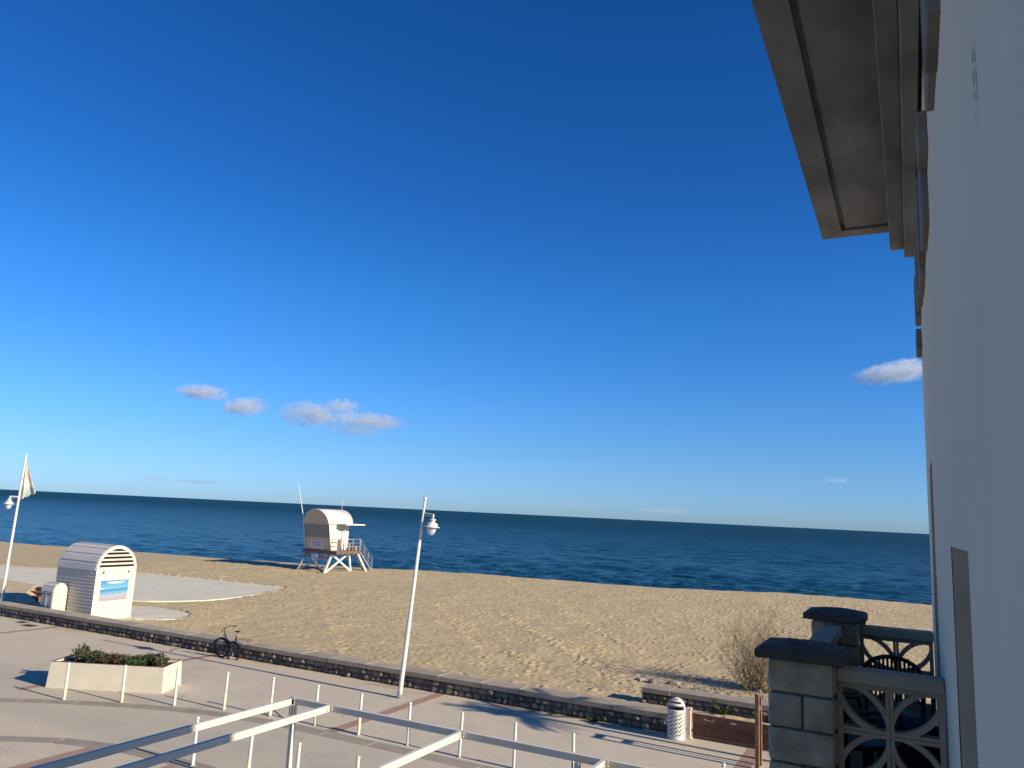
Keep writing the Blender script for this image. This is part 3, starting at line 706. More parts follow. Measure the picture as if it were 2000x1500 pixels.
def pillar(y0, seed):
    p = bpy.data.objects.new('balcony_pillar', None); col.objects.link(p); p.parent = bld
    r = random.Random(seed); x0, x1 = NP; y1 = y0 + (x1 - x0); z = 4.740; k = 0
    while z > 3.78:
        z0 = max(3.765, z - .19)
        if k % 2 == 0: cells = [(x0, x1)]
        else:
            xm = (x0 + x1) / 2 + .01; cells = [(x0, xm), (xm, x1)]
        for (a, b) in cells:
            j = lambda: r.uniform(-.006, .006)
            B(rough_block(a + .002 + j() * .3, y0 + j(), z0 + .002, b - .002, y1 + j(), z - .002, r), 'block', 'block', p)
        z = z0; k += 1
    B(MB().box(x0 + .02, y0 + .02, 3.77, x1 - .02, y1 - .02, 4.738), 'mortar_core', 'mortar', p)
    o = .062; cx, cy = (x0 + x1) / 2, (y0 + y1) / 2; hx = (x1 - x0) / 2
    vs = []
    for (s, zz) in ((hx + o - .008, 4.741), (hx + o, 4.748), (hx + o, 4.788), (hx + o - .022, 4.800), (.08, 4.830)):
        n = 6
        for (a, b) in ((-1, -1), (1, -1), (1, 1), (-1, 1)):
            for q in range(n):
                na, nb = {(-1, -1): (1, -1), (1, -1): (1, 1), (1, 1): (-1, 1), (-1, 1): (-1, -1)}[(a, b)]
                t = q / n; jj = .004
                vs.append((cx + s * (a + (na - a) * t) + r.uniform(-jj, jj), cy + s * (b + (nb - b) * t) + r.uniform(-jj, jj), zz + r.uniform(-jj, jj) * .6))
    m = 24; fs = [(i * m + k, i * m + (k + 1) % m, (i + 1) * m + (k + 1) % m, (i + 1) * m + k) for i in range(4) for k in range(m)]
    fs += [tuple(range(m))[::-1], tuple(range(4 * m, 5 * m))]
    B(MB().add(vs, fs), 'cap', 'cap', p)
pillar(N_Y, 3); pillar(F_Y, 4)
def screen_panel(fn, w, h, dep=.075):
    """openwork block: border, cross and four leaf shapes of two arcs each; fn(u, v, t)"""
    mb = MB(); bw = .028
    def rect(u0, v0, u1, v1, d0=0.0, d1=1.0):
        a, b = dep * d0, dep * d1
        vs = [fn(u, v, t) for t in (a, b) for v in (v0, v1) for u in (u0, u1)]
        mb.add(vs, [(0, 2, 3, 1), (4, 5, 7, 6), (0, 1, 5, 4), (2, 6, 7, 3), (0, 4, 6, 2), (1, 3, 7, 5)])
    rect(0, 0, w, bw); rect(0, h - bw, w, h); rect(0, bw, bw, h - bw); rect(w - bw, bw, w, h - bw)
    cu, cv = w / 2, h / 2; c = .021
    rect(cu - c, bw, cu - .0015, h - bw, .02, .98); rect(cu + .0015, bw, cu + c, h - bw, .02, .98)
    rect(bw, cv - c, cu - c, cv - .0015, .03, .97); rect(bw, cv + .0015, cu - c, cv + c, .03, .97)
    rect(cu + c, cv - c, w - bw, cv - .0015, .03, .97); rect(cu + c, cv + .0015, w - bw, cv + c, .03, .97)
    for su in (-1, 1):
        for sv in (-1, 1):
            qw, qh = w / 2, h / 2
            for (ou, ov, a0) in ((su * qw, 0, None), (0, sv * qh, None)):
                n = 12; rad_ = 1.0; pts = []
                for k in range(n + 1):
                    t = (PI / 2) * k / n
                    if ov == 0: u = ou - su * qw * math.cos(t) ; v = sv * qh * math.sin(t)
                    else: u = su * qw * math.sin(t); v = ov - sv * qh * math.cos(t)
                    pts.append((cu + u, cv + v))
                hw = .015; vs = []
                for k, (u, v) in enumerate(pts):
                    u0, v0 = pts[max(k - 1, 0)]; u1, v1 = pts[min(k + 1, n)]; L_ = math.hypot(u1 - u0, v1 - v0)
                    nu, nv = -(v1 - v0) / L_, (u1 - u0) / L_
                    for (s, t) in ((-1, .06), (1, .06), (1, .94), (-1, .94)):
                        uu = min(max(u + nu * hw * s, .002), w - .002); vv = min(max(v + nv * hw * s, .002), h - .002)
                        vs.append(fn(uu, vv, dep * t))
                fs = [(4 * k + q, 4 * k + (q + 1) % 4, 4 * k + 4 + (q + 1) % 4, 4 * k + 4 + q) for k in range(n) for q in range(4)]
                mb.add(vs, fs)
    return mb
PW = WX - .012 - NP[1] - .006
for (yy, nm) in ((N_Y + .13, 'near'), (F_Y + .13, 'far')):
    s = B(screen_panel(lambda u, v, t, yy=yy: (NP[1] + .006 + u, yy + t, 4.115 + v), PW, .52), 'openwork_screen', 'screen')
    B(MB().bbox(NP[1] + .004, yy - .035, 4.637, WX - .006, yy + .115, 4.712, .008), 'handrail', 'rail')
    B(MB().box(NP[1] + .006, yy - .01, 3.765, WX - .008, yy + .09, 4.112), 'kerb_wall', 'concrete')
x_in = NP[0] + .13; ya = N_Y + (NP[1] - NP[0]); n = 4; pw = (F_Y - ya) / n
for k in range(n):
    B(screen_panel(lambda u, v, t, k=k: (x_in + t, ya + pw * k + .003 + u, 4.115 + v), pw - .006, .52), 'openwork_screen', 'screen')
B(MB().bbox(x_in - .035, ya + .002, 4.637, x_in + .115, F_Y - .002, 4.714, .008), 'handrail', 'rail')
B(MB().box(x_in, ya + .004, 3.765, x_in + .09, F_Y - .004, 4.112), 'kerb_wall', 'concrete')

# furniture on the balcony
def balcony_chair(loc, rz, label):
    t = thing('balcony_chair', label, 'chair', loc, rz, None)
    for sx in (-1, 1):
        MB().tube([(sx * .19, -.19, 0), (sx * .18, -.17, .43)], .016, 6).build('leg', 'black_plastic', t)
        MB().tube([(sx * .19, .20, 0), (sx * .18, .17, .43)], .016, 6).build('leg', 'black_plastic', t)
        MB().tube([(sx * .21, -.18, .44), (sx * .215, -.16, .64), (sx * .215, .10, .65), (sx * .205, .20, .62)], .016, 6).build('armrest', 'black_plastic', t)
    MB().bbox(-.21, -.21, .425, .21, .20, .455, .01).build('seat', 'black_plastic', t)
    arc = [(.21 * math.sin(a), .215 + .03 * math.cos(a), .66 + .155 * math.cos(a)) for a in np.linspace(-PI / 2 * 1.0, PI / 2, 13)]
    MB().tube([(-.19, .19, .44)] + arc + [(.19, .19, .44)], .017, 6).build('back_frame', 'black_plastic', t)
    for k in range(-6, 7):
        x = k * .0285; h = .66 + .15 * math.sqrt(max(0, 1 - (x / .21) ** 2))
        MB().box(x - .0075, .222, .50, x + .0075, .234, h).build('back_slat', 'black_plastic', t)
    MB().box(-.19, .215, .60, .19, .226, .635).build('back_rail', 'black_plastic', t)
balcony_chair((-.13, 6.45, 3.762), 0.12, 'black slatted chair on balcony, its round back toward the far screen')
balcony_chair((-.35, 5.62, 3.762), 2.2, 'black slatted chair on balcony right behind the near stone pillar')
t = thing('balcony_table', 'small dark table under a navy cloth on the balcony', 'table', (-.12, 5.68, 3.762))
t.location = (.0 - .06, 6.0, 3.762)
MB().lathe([(.0, .50), (.17, .50), (.17, .47), (0.0, .47)], 20).build('table_top', 'black_plastic', t)
MB().tube([(0, 0, .02), (0, 0, .47)], .025, 8).build('leg', 'black_plastic', t); MB().lathe([(0, .03), (.15, .02), (.16, 0), (0, 0)], 16).build('base', 'black_plastic', t)
MB().lathe([(0, .508), (.175, .508), (.18, .49), (.185, .30), (.19, .22)], 22).build('cloth', 'navy', t)
pass
# ------------------------------------------------------------------ pergola frame below
pg = thing('pergola_frame', 'white steel pergola frame without roof, below the window', 'pergola', (-8.83, 10.0, 0))
def PGm(mb, name, m='white_metal', parent=None):
    mb.v = [(v[0] + 8.83, v[1] - 10.0, v[2]) for v in mb.v]; return mb.build(name, m, parent or pg)
ZP = 2.45; bh = .095
for x in (-8.83, -8.10, -5.74, -3.60, -1.4):
    bo = PGm(MB().bbox(x - .03, .9, ZP - bh, x + .03, 9.955, ZP, .004), 'cross_beam')
    if x > -8.5:
        PGm(MB().bbox(x - .045, 9.958, ZP - bh * .9, x - .032, 9.968, ZP - .01, .001), 'bracket', 'steel', bo)
        for zz in (ZP - .025, ZP - .07):
            PGm(MB().tube([(x + .031, 9.90, zz), (x + .04, 9.90, zz)], .014, 10), 'bolt', 'steel', bo)
            PGm(MB().tube([(x + .055, 9.968, zz), (x + .055, 9.955, zz)], .016, 10), 'bolt', 'white_metal', bo)
fb = PGm(MB().bbox(-8.86, 9.97, ZP - bh, -.1, 10.03, ZP, .004), 'front_beam')
PGm(MB().box(-8.862, 9.90, ZP - .11, -8.80, 9.972, ZP + .012), 'corner_plate', 'steel', fb)
PGm(MB().tube([(-8.79, 9.93, ZP + .012), (-8.79, 9.93, ZP + .03)], .014, 8), 'bolt', 'steel', fb)
for x, y in ((-8.83, 10.0), (-3.97, 10.0), (-.2, 10.0), (-8.83, .93), (-3.97, .93)):
    po = PGm(MB().bbox(x - .035, y - .035, 0, x + .035, y + .035, ZP - bh - .002, .004), 'post')
    PGm(MB().box(x - .09, y - .09, 0, x + .09, y + .09, .012), 'base_plate', 'steel', po)
    if y > 5:
        for sx in (-.05, .05):
            PGm(MB().box(x + sx - .006, y - .045, ZP - .33, x + sx + .006, y - .037, ZP - bh - .005), 'strap', 'black_metal', po)
        PGm(MB().box(x - .056, y - .046, ZP - .34, x + .056, y - .037, ZP - .315), 'strap', 'black_metal', po)
PGm(MB().bar((-8.86, 9.55, ZP - bh), (-8.83, 9.95, ZP - .40), .016, .016), 'knee_brace', 'black_metal')
PGm(MB().bar((-8.87, 9.34, ZP + .00), (-8.87, 9.55, ZP - bh), .014, .014), 'knee_brace', 'black_metal')

# ------------------------------------------------------------------ bollards
def bollard_proto(yellow):
    t = thing('bollard', 'x', 'bollard')
    MB().lathe([(.034, 0.40), (.034, .86), (.030, .885)], 14).build('post', 'white_paint', t)
    MB().lathe([(.030, .885), (.026, .892), (.026, .90), (.036, .912), (.040, .93), (.036, .952), (.02, .964), (0, .967)], 14).build('finial', 'white_paint', t)
    MB().lathe([(.038, 0), (.038, .40), (.034, .408)], 14).build('sleeve', 'yellowed' if yellow else 'white_paint', t)
    MB().lathe([(.0, .014), (.07, .012), (.075, 0)], 14).build('base_ring', 'concrete', t)
    return t
bw, by = bollard_proto(False), bollard_proto(True)
OUT = [(-20.4, 14.04, 1), (-19.05, 14.77, 1), (-17.75, 15.39, 0), (-16.43, 15.88, 1), (-15.05, 16.15, 1), (-13.57, 16.2, 1), (-12.18, 16.18, 1), (-10.74, 16.2, 0), (-9.3, 16.18, 0), (-7.91, 16.17, 0), (-6.51, 16.17, 0), (-3.35, 16.05, 0)]
ORD = ['first', 'second', 'third', 'fourth', 'fifth', 'sixth', 'seventh', 'eighth', 'ninth', 'tenth', 'eleventh', 'twelfth']
OL = {0: 'white bollard with yellowed foot, in front of the planter’s left end', 1: 'white bollard with yellowed foot, in front of the planter’s middle', 2: 'white bollard in front of the planter’s right corner', 11: 'white bollard top at the bottom edge, just left of the brown posts'}
INN = [(-13.52, 12.37, 0), (-11.8, 12.2, 1), (-10.62, 12.26, 0), (-9.2, 12.28, 0)]
IL = ['white bollard seen behind the two sloping pergola beams, leftmost of inner row', 'white bollard with yellowed foot, second from left in inner row', 'white bollard just right of the pergola corner post, inner row', 'white bollard at the bottom edge, rightmost of the inner row']
used = {0: False, 1: False}
def put_bollard(x, y, yl, label, group):
    src = by if yl else bw
    o = copy_tree(src) if used[yl] else src
    used[yl] = True
    o.location = (x, y, 0); o.rotation_euler = (rad(random.uniform(-1, 1)), rad(random.uniform(-.8, 1.2)), 0)
    o['label'] = label; o['group'] = group
for i, (x, y, yl) in enumerate(OUT):
    put_bollard(x, y, yl, OL.get(i, f'white bollard, {ORD[i]} from the left in the outer row'), 'bollards of the outer row')
for i, (x, y, yl) in enumerate(INN):
    put_bollard(x, y, yl, IL[i], 'bollards of the inner row')

# ------------------------------------------------------------------ lamp posts
def lamp_head(parent, x, y, z):
    """hanging lantern, top at z"""
    h = bpy.data.objects.new('lantern', None); col.objects.link(h); h.parent = parent; h.location = (x, y, z); h.scale = (.92, .92, .88)
    MB().lathe([(.0, .02), (.03, .02), (.03, -.16), (.0, -.16)], 10).build('stem', 'white_paint', h)
    MB().lathe([(0, -.13), (.06, -.135), (.105, -.15), (.11, -.175), (.07, -.195), (.075, -.25), (.15, -.275), (.175, -.30), (.18, -.37), (.20, -.385), (.262, -.40), (.265, -.412), (.18, -.415), (0, -.41)], 26).build('shade', 'white_paint', h)
    MB().lathe([(.135, -.41), (.15, -.46), (.142, -.53), (.11, -.62), (.06, -.685), (0, -.70)], 22).build('globe', 'glass', h)
    return h
def lamp_post(label, loc, H, arms, tilt):
    t = thing('lamp_post', label, 'lamp post', loc); t.rotation_euler = tilt
    MB().lathe([(.0, 0), (.085, 0), (.085, .16), (.07, .18)], 16).build('foot', 'steel', t)
    MB().lathe([(.070, .18), (.066, 2.2), (.056, 2.22), (.05, H - 1.35), (.045, H - 1.35)], 16).build('lower_pole', 'white_paint', t)
    MB().lathe([(.046, H - 1.35), (.046, H - 1.22), (.04, H - 1.13)], 14).build('collar', 'roof_sheet', t)
    MB().lathe([(.04, H - 1.13), (.036, H - .12)], 14).build('upper_pole', 'white_paint', t)
    MB().lathe([(.036, H - .12), (.03, H - .11), (.05, H - .08), (.055, H - .05), (.04, H - .01), (0, H)], 14).build('finial', 'white_paint', t)
    for (dx, dy, z, L_) in arms:
        MB().tube([(0, 0, z + .012), (dx * L_, dy * L_, z + .012)], .016, 8).build('arm', 'white_paint', t)
        MB().tube([(0, 0, z - .045), (dx * L_, dy * L_, z - .045)], .014, 8).build('arm', 'steel', t)
        lamp_head(t, dx * L_, dy * L_, z)
    return t
lamp_post('white leaning lamp post with one lantern, standing before the low wall', (-13.57, 19.87, 0), 5.9, [(1, 0, 5.40, .37)], (0, rad(4.4), 0))
lamp_post('white lamp post with a flag, at the left edge behind the wall', (-38.62, 22.71, 0.03), 7.25, [(0, -1, 5.15, .42), (-1, 0, 5.15, .75)], (0, rad(1.6), 0))

def build_flag():
    nu, nv = 26, 22; vs = []; H = 1.95
    for i in range(nu):
        for k in range(nv):
            u, v = i / (nu - 1), k / (nv - 1)              # u along the hoist-to-fly fold, v downward
            w = .02 + .62 * v ** 1.15
            x = .05 + u * w
            y = .10 * math.sin(u * 9 + v * 2) * v + .05 * math.sin(u * 17 + 1) * v
            z = -v * H * (1 - .18 * u) + .05 * u * v - .06 * abs(math.sin(u * 9)) * v
            vs.append((x, y, z))
    fs = [(i * nv + k, (i + 1) * nv + k, (i + 1) * nv + k + 1, i * nv + k + 1) for i in range(nu - 1) for k in range(nv - 1)]
    o = MB().add(vs, fs, True).build('flag', 'flag', None, (-38.62 + .19, 22.71, 7.0), rad(60))
    o.rotation_euler = (0, rad(2), rad(60))
    s = o.modifiers.new('cloth_thickness', 'SOLIDIFY'); s.thickness = .004
    tag(o, 'limp cream and tan flag hanging from the pole at the left edge', 'flag')
build_flag()

# ------------------------------------------------------------------ beach cabin (arched kiosk) and small cabinet
def arch_pts(hw, spring, rise, n=18):
    return [(hw * math.cos(PI - PI * k / n), spring + rise * math.sin(PI * k / n)) for k in range(n + 1)]
def arched_box(name, label, cat, loc, hw, spring, rise, length, kind):
    """front faces +X; local x from -length to 0, y centred"""
    t = thing(name, label, cat, loc)
    a = arch_pts(hw, spring, rise, 18)
    f = [(-hw, 0)] + a + [(hw, 0)]
    front = MB().prism(f, lambda u, w, s: (s, u, w), -.035, 0.0).build('front_panel', 'cream_board', t)
    MB().prism(f, lambda u, w, s: (s, u, w), -length, -length + .035).build('back_panel', 'cream_board', t)
    # sides of lapped boards
    n = int(spring / (.135 if hw > .6 else .10))
    for sg in (-1, 1):
        bd = MB()
        for k in range(n):
            z0, z1 = spring * k / n, spring * (k + 1) / n
            y = sg * (hw - .02)
            vs = [(x, y + sg * o, z) for x in (-length + .03, -.03) for (o, z) in ((.030, z0 + .004), (-.008, z1 - .001), (-.03, z1 - .001), (-.03, z0 + .004))]
            bd.add(vs, [(0, 1, 2, 3), (4, 7, 6, 5), (0, 4, 5, 1), (1, 5, 6, 2), (2, 6, 7, 3), (3, 7, 4, 0)])
        bd.build('side_boards', 'cream_board', t)
    # curved roof sheets
    m = 9 if hw > .6 else 5
    for q in range(m):
        vs = []; K = 3
        for k in range(K + 1):
            ang = PI - PI * (q + k / K) / m
            lift = .030 if k == 0 else .018 if k < K else .004
            for (dr) in (lift, lift - .02):
                for x in (-length - .02, -.036):
                    vs.append((x, (hw + dr) * math.cos(ang), spring + (rise + dr) * math.sin(ang)))
        fs = []
        for k in range(K):
            o = 4 * k; fs += [(o, o + 1, o + 5, o + 4), (o + 2, o + 6, o + 7, o + 3), (o, o + 4, o + 6, o + 2), (o + 1, o + 3, o + 7, o + 5)]
        fs += [(0, 2, 3, 1), (4 * K, 4 * K + 1, 4 * K + 3, 4 * K + 2)]
        MB().add(vs, fs).build('roof_sheet', 'roof_sheet', t)
    return t, front
KX, KY, KZ = -31.8, 23.55, 0.03
kio, kf = arched_box('beach_cabin', 'white arched beach cabin with vent slots and blue poster, behind the wall', 'cabin', (KX, KY, KZ), .99, 2.14, 1.06, 2.7, 'big')
# raised rim of the front, black plates for the vent slots, and boards
rim = MB(); ao = [(-.99, 0)] + arch_pts(.99, 2.14, 1.06, 24) + [(.99, 0)]; ai = [(-.91, 0)] + arch_pts(.91, 2.14, .98, 24) + [(.91, 0)]
n = len(ao)
vs = [(0.001, u, w) for u, w in ao] + [(.022, u, w) for u, w in ao] + [(0.001, u, w) for u, w in ai] + [(.022, u, w) for u, w in ai]
fs = []
for i in range(n - 1): fs += [(n + i, n + i + 1, 3 * n + i + 1, 3 * n + i), (i, i + 1, n + i + 1, n + i), (2 * n + i, 3 * n + i, 3 * n + i + 1, 2 * n + i + 1)]
rim.add(vs, fs).build('arch_rim', 'white_paint', kio)
for k, z in enumerate((2.28, 2.46, 2.64, 2.82, 2.975)):
    hz = .098
    w = .87 * math.sqrt(max(0, 1 - ((z - 2.14) / .94) ** 2)); w2 = .87 * math.sqrt(max(0, 1 - ((z + hz - 2.14) / .94) ** 2))
    MB().prism([(-w, z), (w, z), (w2, z + hz), (-w2, z + hz)], lambda u, v, s: (s, u, v), -.002, .004).build('vent_shade_plate', 'dark_gap', kio)  # no opening here: the shade inside each slot is painted as a black plate
for y in (-.62, .62):
    MB().prism([(y - .06, 2.05), (y, 1.98), (y + .06, 2.05), (y, 2.12)], lambda u, v, s: (s, u, v), .001, .012).build('bolt_plate', 'iron', kio)
for k in range(8):
    z = .12 + k * .24
    MB().box(.0005, -.90, z, .003, .90, z + .232).build('front_board', 'cream_board', kio)
po = MB().box(.004, -.68, .82, .016, .68, 1.70).build('poster', 'poster', kio)
r = random.Random(4)
for row, (zc, y0, y1) in enumerate(((1.625, -.40, .46), (1.575, -.30, .36))):
    y = y0
    while y < y1:
        w = r.uniform(.02, .045); MB().box(.0165, y, zc - .016, .018, y + w, zc + .016).build('lettering', 'ink_white', po); y += w + r.choice([.008, .008, .03])
for y, z, s in ((-.6, 1.36, .045), (-.35, 1.10, .025), (0, 1.11, .025), (.3, 1.12, .025)):
    MB().box(.0165, y - s, z - s * .6, .018, y + s, z + s * .6).build('pictogram', 'ink_white' if s > .03 else 'iron', po)
MB().bbox(-.02, -.99, 0, .03, -.95, 2.14, .006).build('corner_post', 'white_paint', kio)
MB().bbox(-.02, .95, 0, .03, .99, 2.14, .006).build('corner_post', 'white_paint', kio)
MB().bbox(-2.66, -.995, 0, -2.61, -.955, 2.14, .006).build('corner_post', 'white_paint', kio)
cab, cf = arched_box('meter_cabinet', 'small grey arched cabinet with two doors, left of the arched cabin', 'cabinet', (-33.5, 22.2, .04), .31, 1.12, .36, .86, 'small')
for (x0, x1) in ((-.83, -.45), (-.41, -.03)):
    d = MB().bbox(x0, -.325, .10, x1, -.305, 1.10, .006).build('door', 'roof_sheet', cab)
    for z in (.48, .98): MB().box(x0 + .03, -.334, z, x0 + .24, -.324, z + .045).build('hinge', 'black_metal', d)
MB().bbox(-.452, -.335, .06, -.412, -.298, 1.12, .005).build('centre_strip', 'white_paint', cab)
for x, y in ((-.80, -.28), (-.06, -.28), (-.80, .28), (-.06, .28)):
    pass

# stone steps beside the cabinet
st = thing('stone_steps', 'tan stone ramp with three brown brick steps, left of small cabinet', 'steps', (-39.5, 24.6, .1))
def STm(mb, name, m): mb.v = [(v[0] + 39.5, v[1] - 24.6, v[2] - .1) for v in mb.v]; return mb.build(name, m, st)
STm(MB().add([(-48, 23.5, .22), (-38.9, 23.5, .08), (-38.9, 24.55, .10), (-40.9, 25.7, .66), (-48, 25.9, .70), (-48, 23.5, -.1), (-38.9, 23.5, -.1), (-38.9, 24.55, -.1), (-40.9, 25.7, -.1), (-48, 25.9, -.1)], [(0, 1, 2, 3, 4), (0, 5, 6, 1), (1, 6, 7, 2), (2, 7, 8, 3), (3, 8, 9, 4)]), 'sloped_paving', 'tan_stone')
for k in range(3):
    STm(MB().bbox(-40.35 + k * .06, 24.62 + k * .34, .02, -38.9, 24.92 + k * .34, .28 + k * .17, .012), 'step', 'brick_red')

# ------------------------------------------------------------------ lifeguard hut
hut = thing('lifeguard_hut', 'white arched lifeguard hut on splayed stilts at the water’s edge', 'hut', (-42.3, 50.6, .28))
def HT(mb, name, m, parent=None):
    mb.v = [(v[0] + 42.3, v[1] - 50.6, v[2] - .28) for v in mb.v]; return mb.build(name, m, parent or hut)
DZ = 1.92; HX0, HX1 = -43.55, -41.05; HC = (HX0 + HX1) / 2; HW = (HX1 - HX0) / 2
SPR, RISE = 3.95, 1.17
def lean(z): return -(z - DZ) * .21          # the near end wall leans out towards the top
Y0, Y1, YM = 49.05, 51.55, 49.75
arc = arch_pts(HW, SPR, RISE, 20)
# near end wall in three horizontal panels
def end_panel(z0, z1, m):
    pts = []
    if z1 <= SPR: pts = [(-HW, z0), (-HW, z1), (HW, z1), (HW, z0)]
    else: pts = [(-HW, z0)] + [p for p in arc] + [(HW, z0)]
    vs = [(HC + u, Y0 + lean(z), z) for u, z in pts] + [(HC + u, Y0 + lean(z) + .05, z) for u, z in pts]
    k = len(pts); fs = [tuple(range(k)), tuple(range(2 * k - 1, k - 1, -1))] + [(i, (i + 1) % k, k + (i + 1) % k, k + i) for i in range(k)]
    return HT(MB().add(vs, fs), 'end_panel', m)
end_panel(DZ + .03, 2.90, 'hut_beige'); end_panel(2.903, 3.95, 'hut_grey'); end_panel(3.953, 6, 'hut_beige')
# roof shell, from the near leaning end to the far end
vs = []; K = len(arc)
for (u, z) in arc:
    for dr in (.04, 0.0):
        s = 1 + dr / HW
        for end in (0, 1):
            zz = SPR + (z - SPR) * (1 + dr / RISE)
            vs.append((HC + u * s, (Y0 + lean(z) - .05) if end == 0 else Y1 + .06, zz))
fs = []
for k in range(K - 1):
    o = 4 * k; fs += [(o, o + 1, o + 5, o + 4), (o + 2, o + 6, o + 7, o + 3), (o, o + 4, o + 6, o + 2), (o + 1, o + 3, o + 7, o + 5)]
fs += [(0, 2, 3, 1), (4 * K - 4, 4 * K - 3, 4 * K - 1, 4 * K - 2)]
HT(MB().add(vs, fs, True), 'roof_shell', 'white_paint')
def side_quad(x, ya0, ya1, yb, z0, z1, th, name, m):
    vs = [(x, ya0, z0), (x, yb, z0), (x, yb, z1), (x, ya1, z1)]; vs += [(a - th, b, c) for a, b, c in vs]
    return HT(MB().add(vs, [(0, 1, 2, 3), (7, 6, 5, 4), (0, 4, 5, 1), (1, 5, 6, 2), (2, 6, 7, 3), (3, 7, 4, 0)]), name, m)
side_quad(HX1, Y0 + lean(DZ), Y0 + lean(SPR), 49.85, DZ, SPR, .05, 'side_panel', 'hut_pale')
side_quad(HX1, 50.65, 50.65, 50.75, DZ, SPR, .05, 'side_panel', 'white_paint')
side_quad(HX0 + .05, Y0 + lean(DZ), Y0 + lean(SPR), Y1, DZ, SPR, .05, 'side_panel', 'hut_beige')
side_quad(HX1 - .30, 49.85, 49.85, Y1, DZ, SPR, .05, 'porch_wall', 'white_paint')
HT(MB().box(HX1 - .35, 49.80, DZ, HX1 - .002, 49.848, SPR), 'porch_cheek', 'hut_grey')
HT(MB().box(HX1 - .30, 50.0, DZ + .02, HX1 - .285, 50.6, 2.75), 'porch_door', mat('door_brown', (.13, .06, .055), .7, .1, 3))
HT(MB().prism(arc, lambda u, w, s: (HC + u, s, w), Y1 - .05, Y1), 'far_gable', 'white_paint')
HT(MB().box(HX0, Y1 - .05, DZ, HX1 - .31, Y1, SPR), 'far_wall', 'white_paint')
HT(MB().bbox(HX1 - .25, 49.55, 3.96, -40.05, 52.0, 4.06, .01), 'awning', 'white_paint')
# deck
HT(MB().box(-43.75, 48.95, DZ - .04, -40.32, 51.95, DZ), 'deck', 'timber')
for (a, b, c, d) in ((-43.76, 48.93, -40.31, 48.99), (-43.76, 51.91, -40.31, 51.97)): HT(MB().box(a, b, DZ - .26, c, d, DZ - .042), 'deck_beam', 'timber')
for x in (-43.72, -41.6, -40.36): HT(MB().box(x - .03, 49.0, DZ - .24, x + .03, 51.9, DZ - .045), 'deck_beam', 'timber')
# splayed legs and cross braces; the darker colour carries the shade below the deck
def hleg(p0, p1, m='hut_leg', name='leg', w=.14): return HT(MB().bar(p0, p1, w, w), name, m)
zt = DZ - .2; zf = .18
hleg((-40.95, 49.2, zt), (-41.0, 48.45, zf)); hleg((-40.9, 51.2, zt), (-40.9, 51.6, zf)); hleg((-40.5, 51.8, zt), (-40.3, 52.9, zf))
hleg((-43.5, 49.2, zt), (-43.9, 48.6, zf), 'hut_leg_shade_grey'); hleg((-43.5, 51.9, zt), (-43.9, 52.6, zf), 'hut_leg_shade_grey')
hleg((-40.93, 49.1, zt - .05), (-40.88, 51.5, zf + .1), name='cross_brace', w=.13); hleg((-40.98, 48.6, zf + .1), (-40.86, 51.1, zt - .05), name='cross_brace', w=.12)
hleg((-43.5, 49.05, zt - .1), (-41.2, 48.6, zf + .15), 'hut_leg_shade_grey', 'cross_brace', .11); hleg((-43.8, 48.7, zf + .15), (-41.15, 49.0, zt - .1), 'hut_leg_shade_grey', 'cross_brace', .11)
hleg((-43.6, 49.0, 1.32), (-41.1, 49.0, 1.32), 'hut_leg_shade_grey', 'tie_rail', .09)
HT(MB().box(-42.75, 48.88, .95, -42.2, 48.92, 1.60), 'notice_board', 'blue_panel'); HT(MB().box(-41.85, 48.88, 1.25, -41.5, 48.93, 1.50), 'rescue_box', 'red_plastic')
# railings
rl = HT(MB().tube([(-41.0, 49.05, DZ + .92), (-40.37, 49.05, DZ + .92), (-40.37, 51.9, DZ + .92)], .025, 6), 'railing', 'steel')
for z in (.32, .62): HT(MB().tube([(-41.0, 49.05, DZ + z), (-40.37, 49.05, DZ + z), (-40.37, 51.9, DZ + z)], .018, 6), 'rail', 'steel', rl)
for (x, y) in ((-40.9, 49.05), (-40.37, 49.05), (-40.37, 50.1), (-40.37, 51.0), (-40.37, 51.9)): HT(MB().tube([(x, y, DZ), (x, y, DZ + .92)], .026, 6), 'rail_post', 'steel', rl)
HT(MB().bbox(-40.62, 50.6, DZ + .01, -40.45, 50.78, DZ + .62, .02), 'life_buoy_case', 'orange_plastic'); HT(MB().bbox(-40.8, 51.4, DZ + .01, -40.45, 51.7, DZ + .40, .02), 'storage_box', 'orange_plastic')
# stairs
for k in range(7):
    y, z = 52.0 + k * .25, DZ - .22 * (k + 1)
    HT(MB().box(-41.2, y, z - .03, -40.4, y + .22, z), 'stair_tread', 'timber')
for x in (-41.23, -40.37): HT(MB().bar((x, 51.95, DZ - .1), (x, 53.75, .22), .05, .14), 'stair_string', 'hut_leg_shade_grey')
for dz in (.35, .65, .95): HT(MB().tube([(-40.37, 51.95, DZ + dz - .05), (-40.37, 53.75, .22 + dz)], .02, 6), 'stair_rail', 'steel')
for k in range(4):
    t_ = k / 3; HT(MB().tube([(-40.37, 52.0 + 1.7 * t_, DZ - 1.65 * t_), (-40.37, 52.0 + 1.7 * t_, DZ - 1.65 * t_ + .92)], .02, 6), 'stair_rail_post', 'steel')
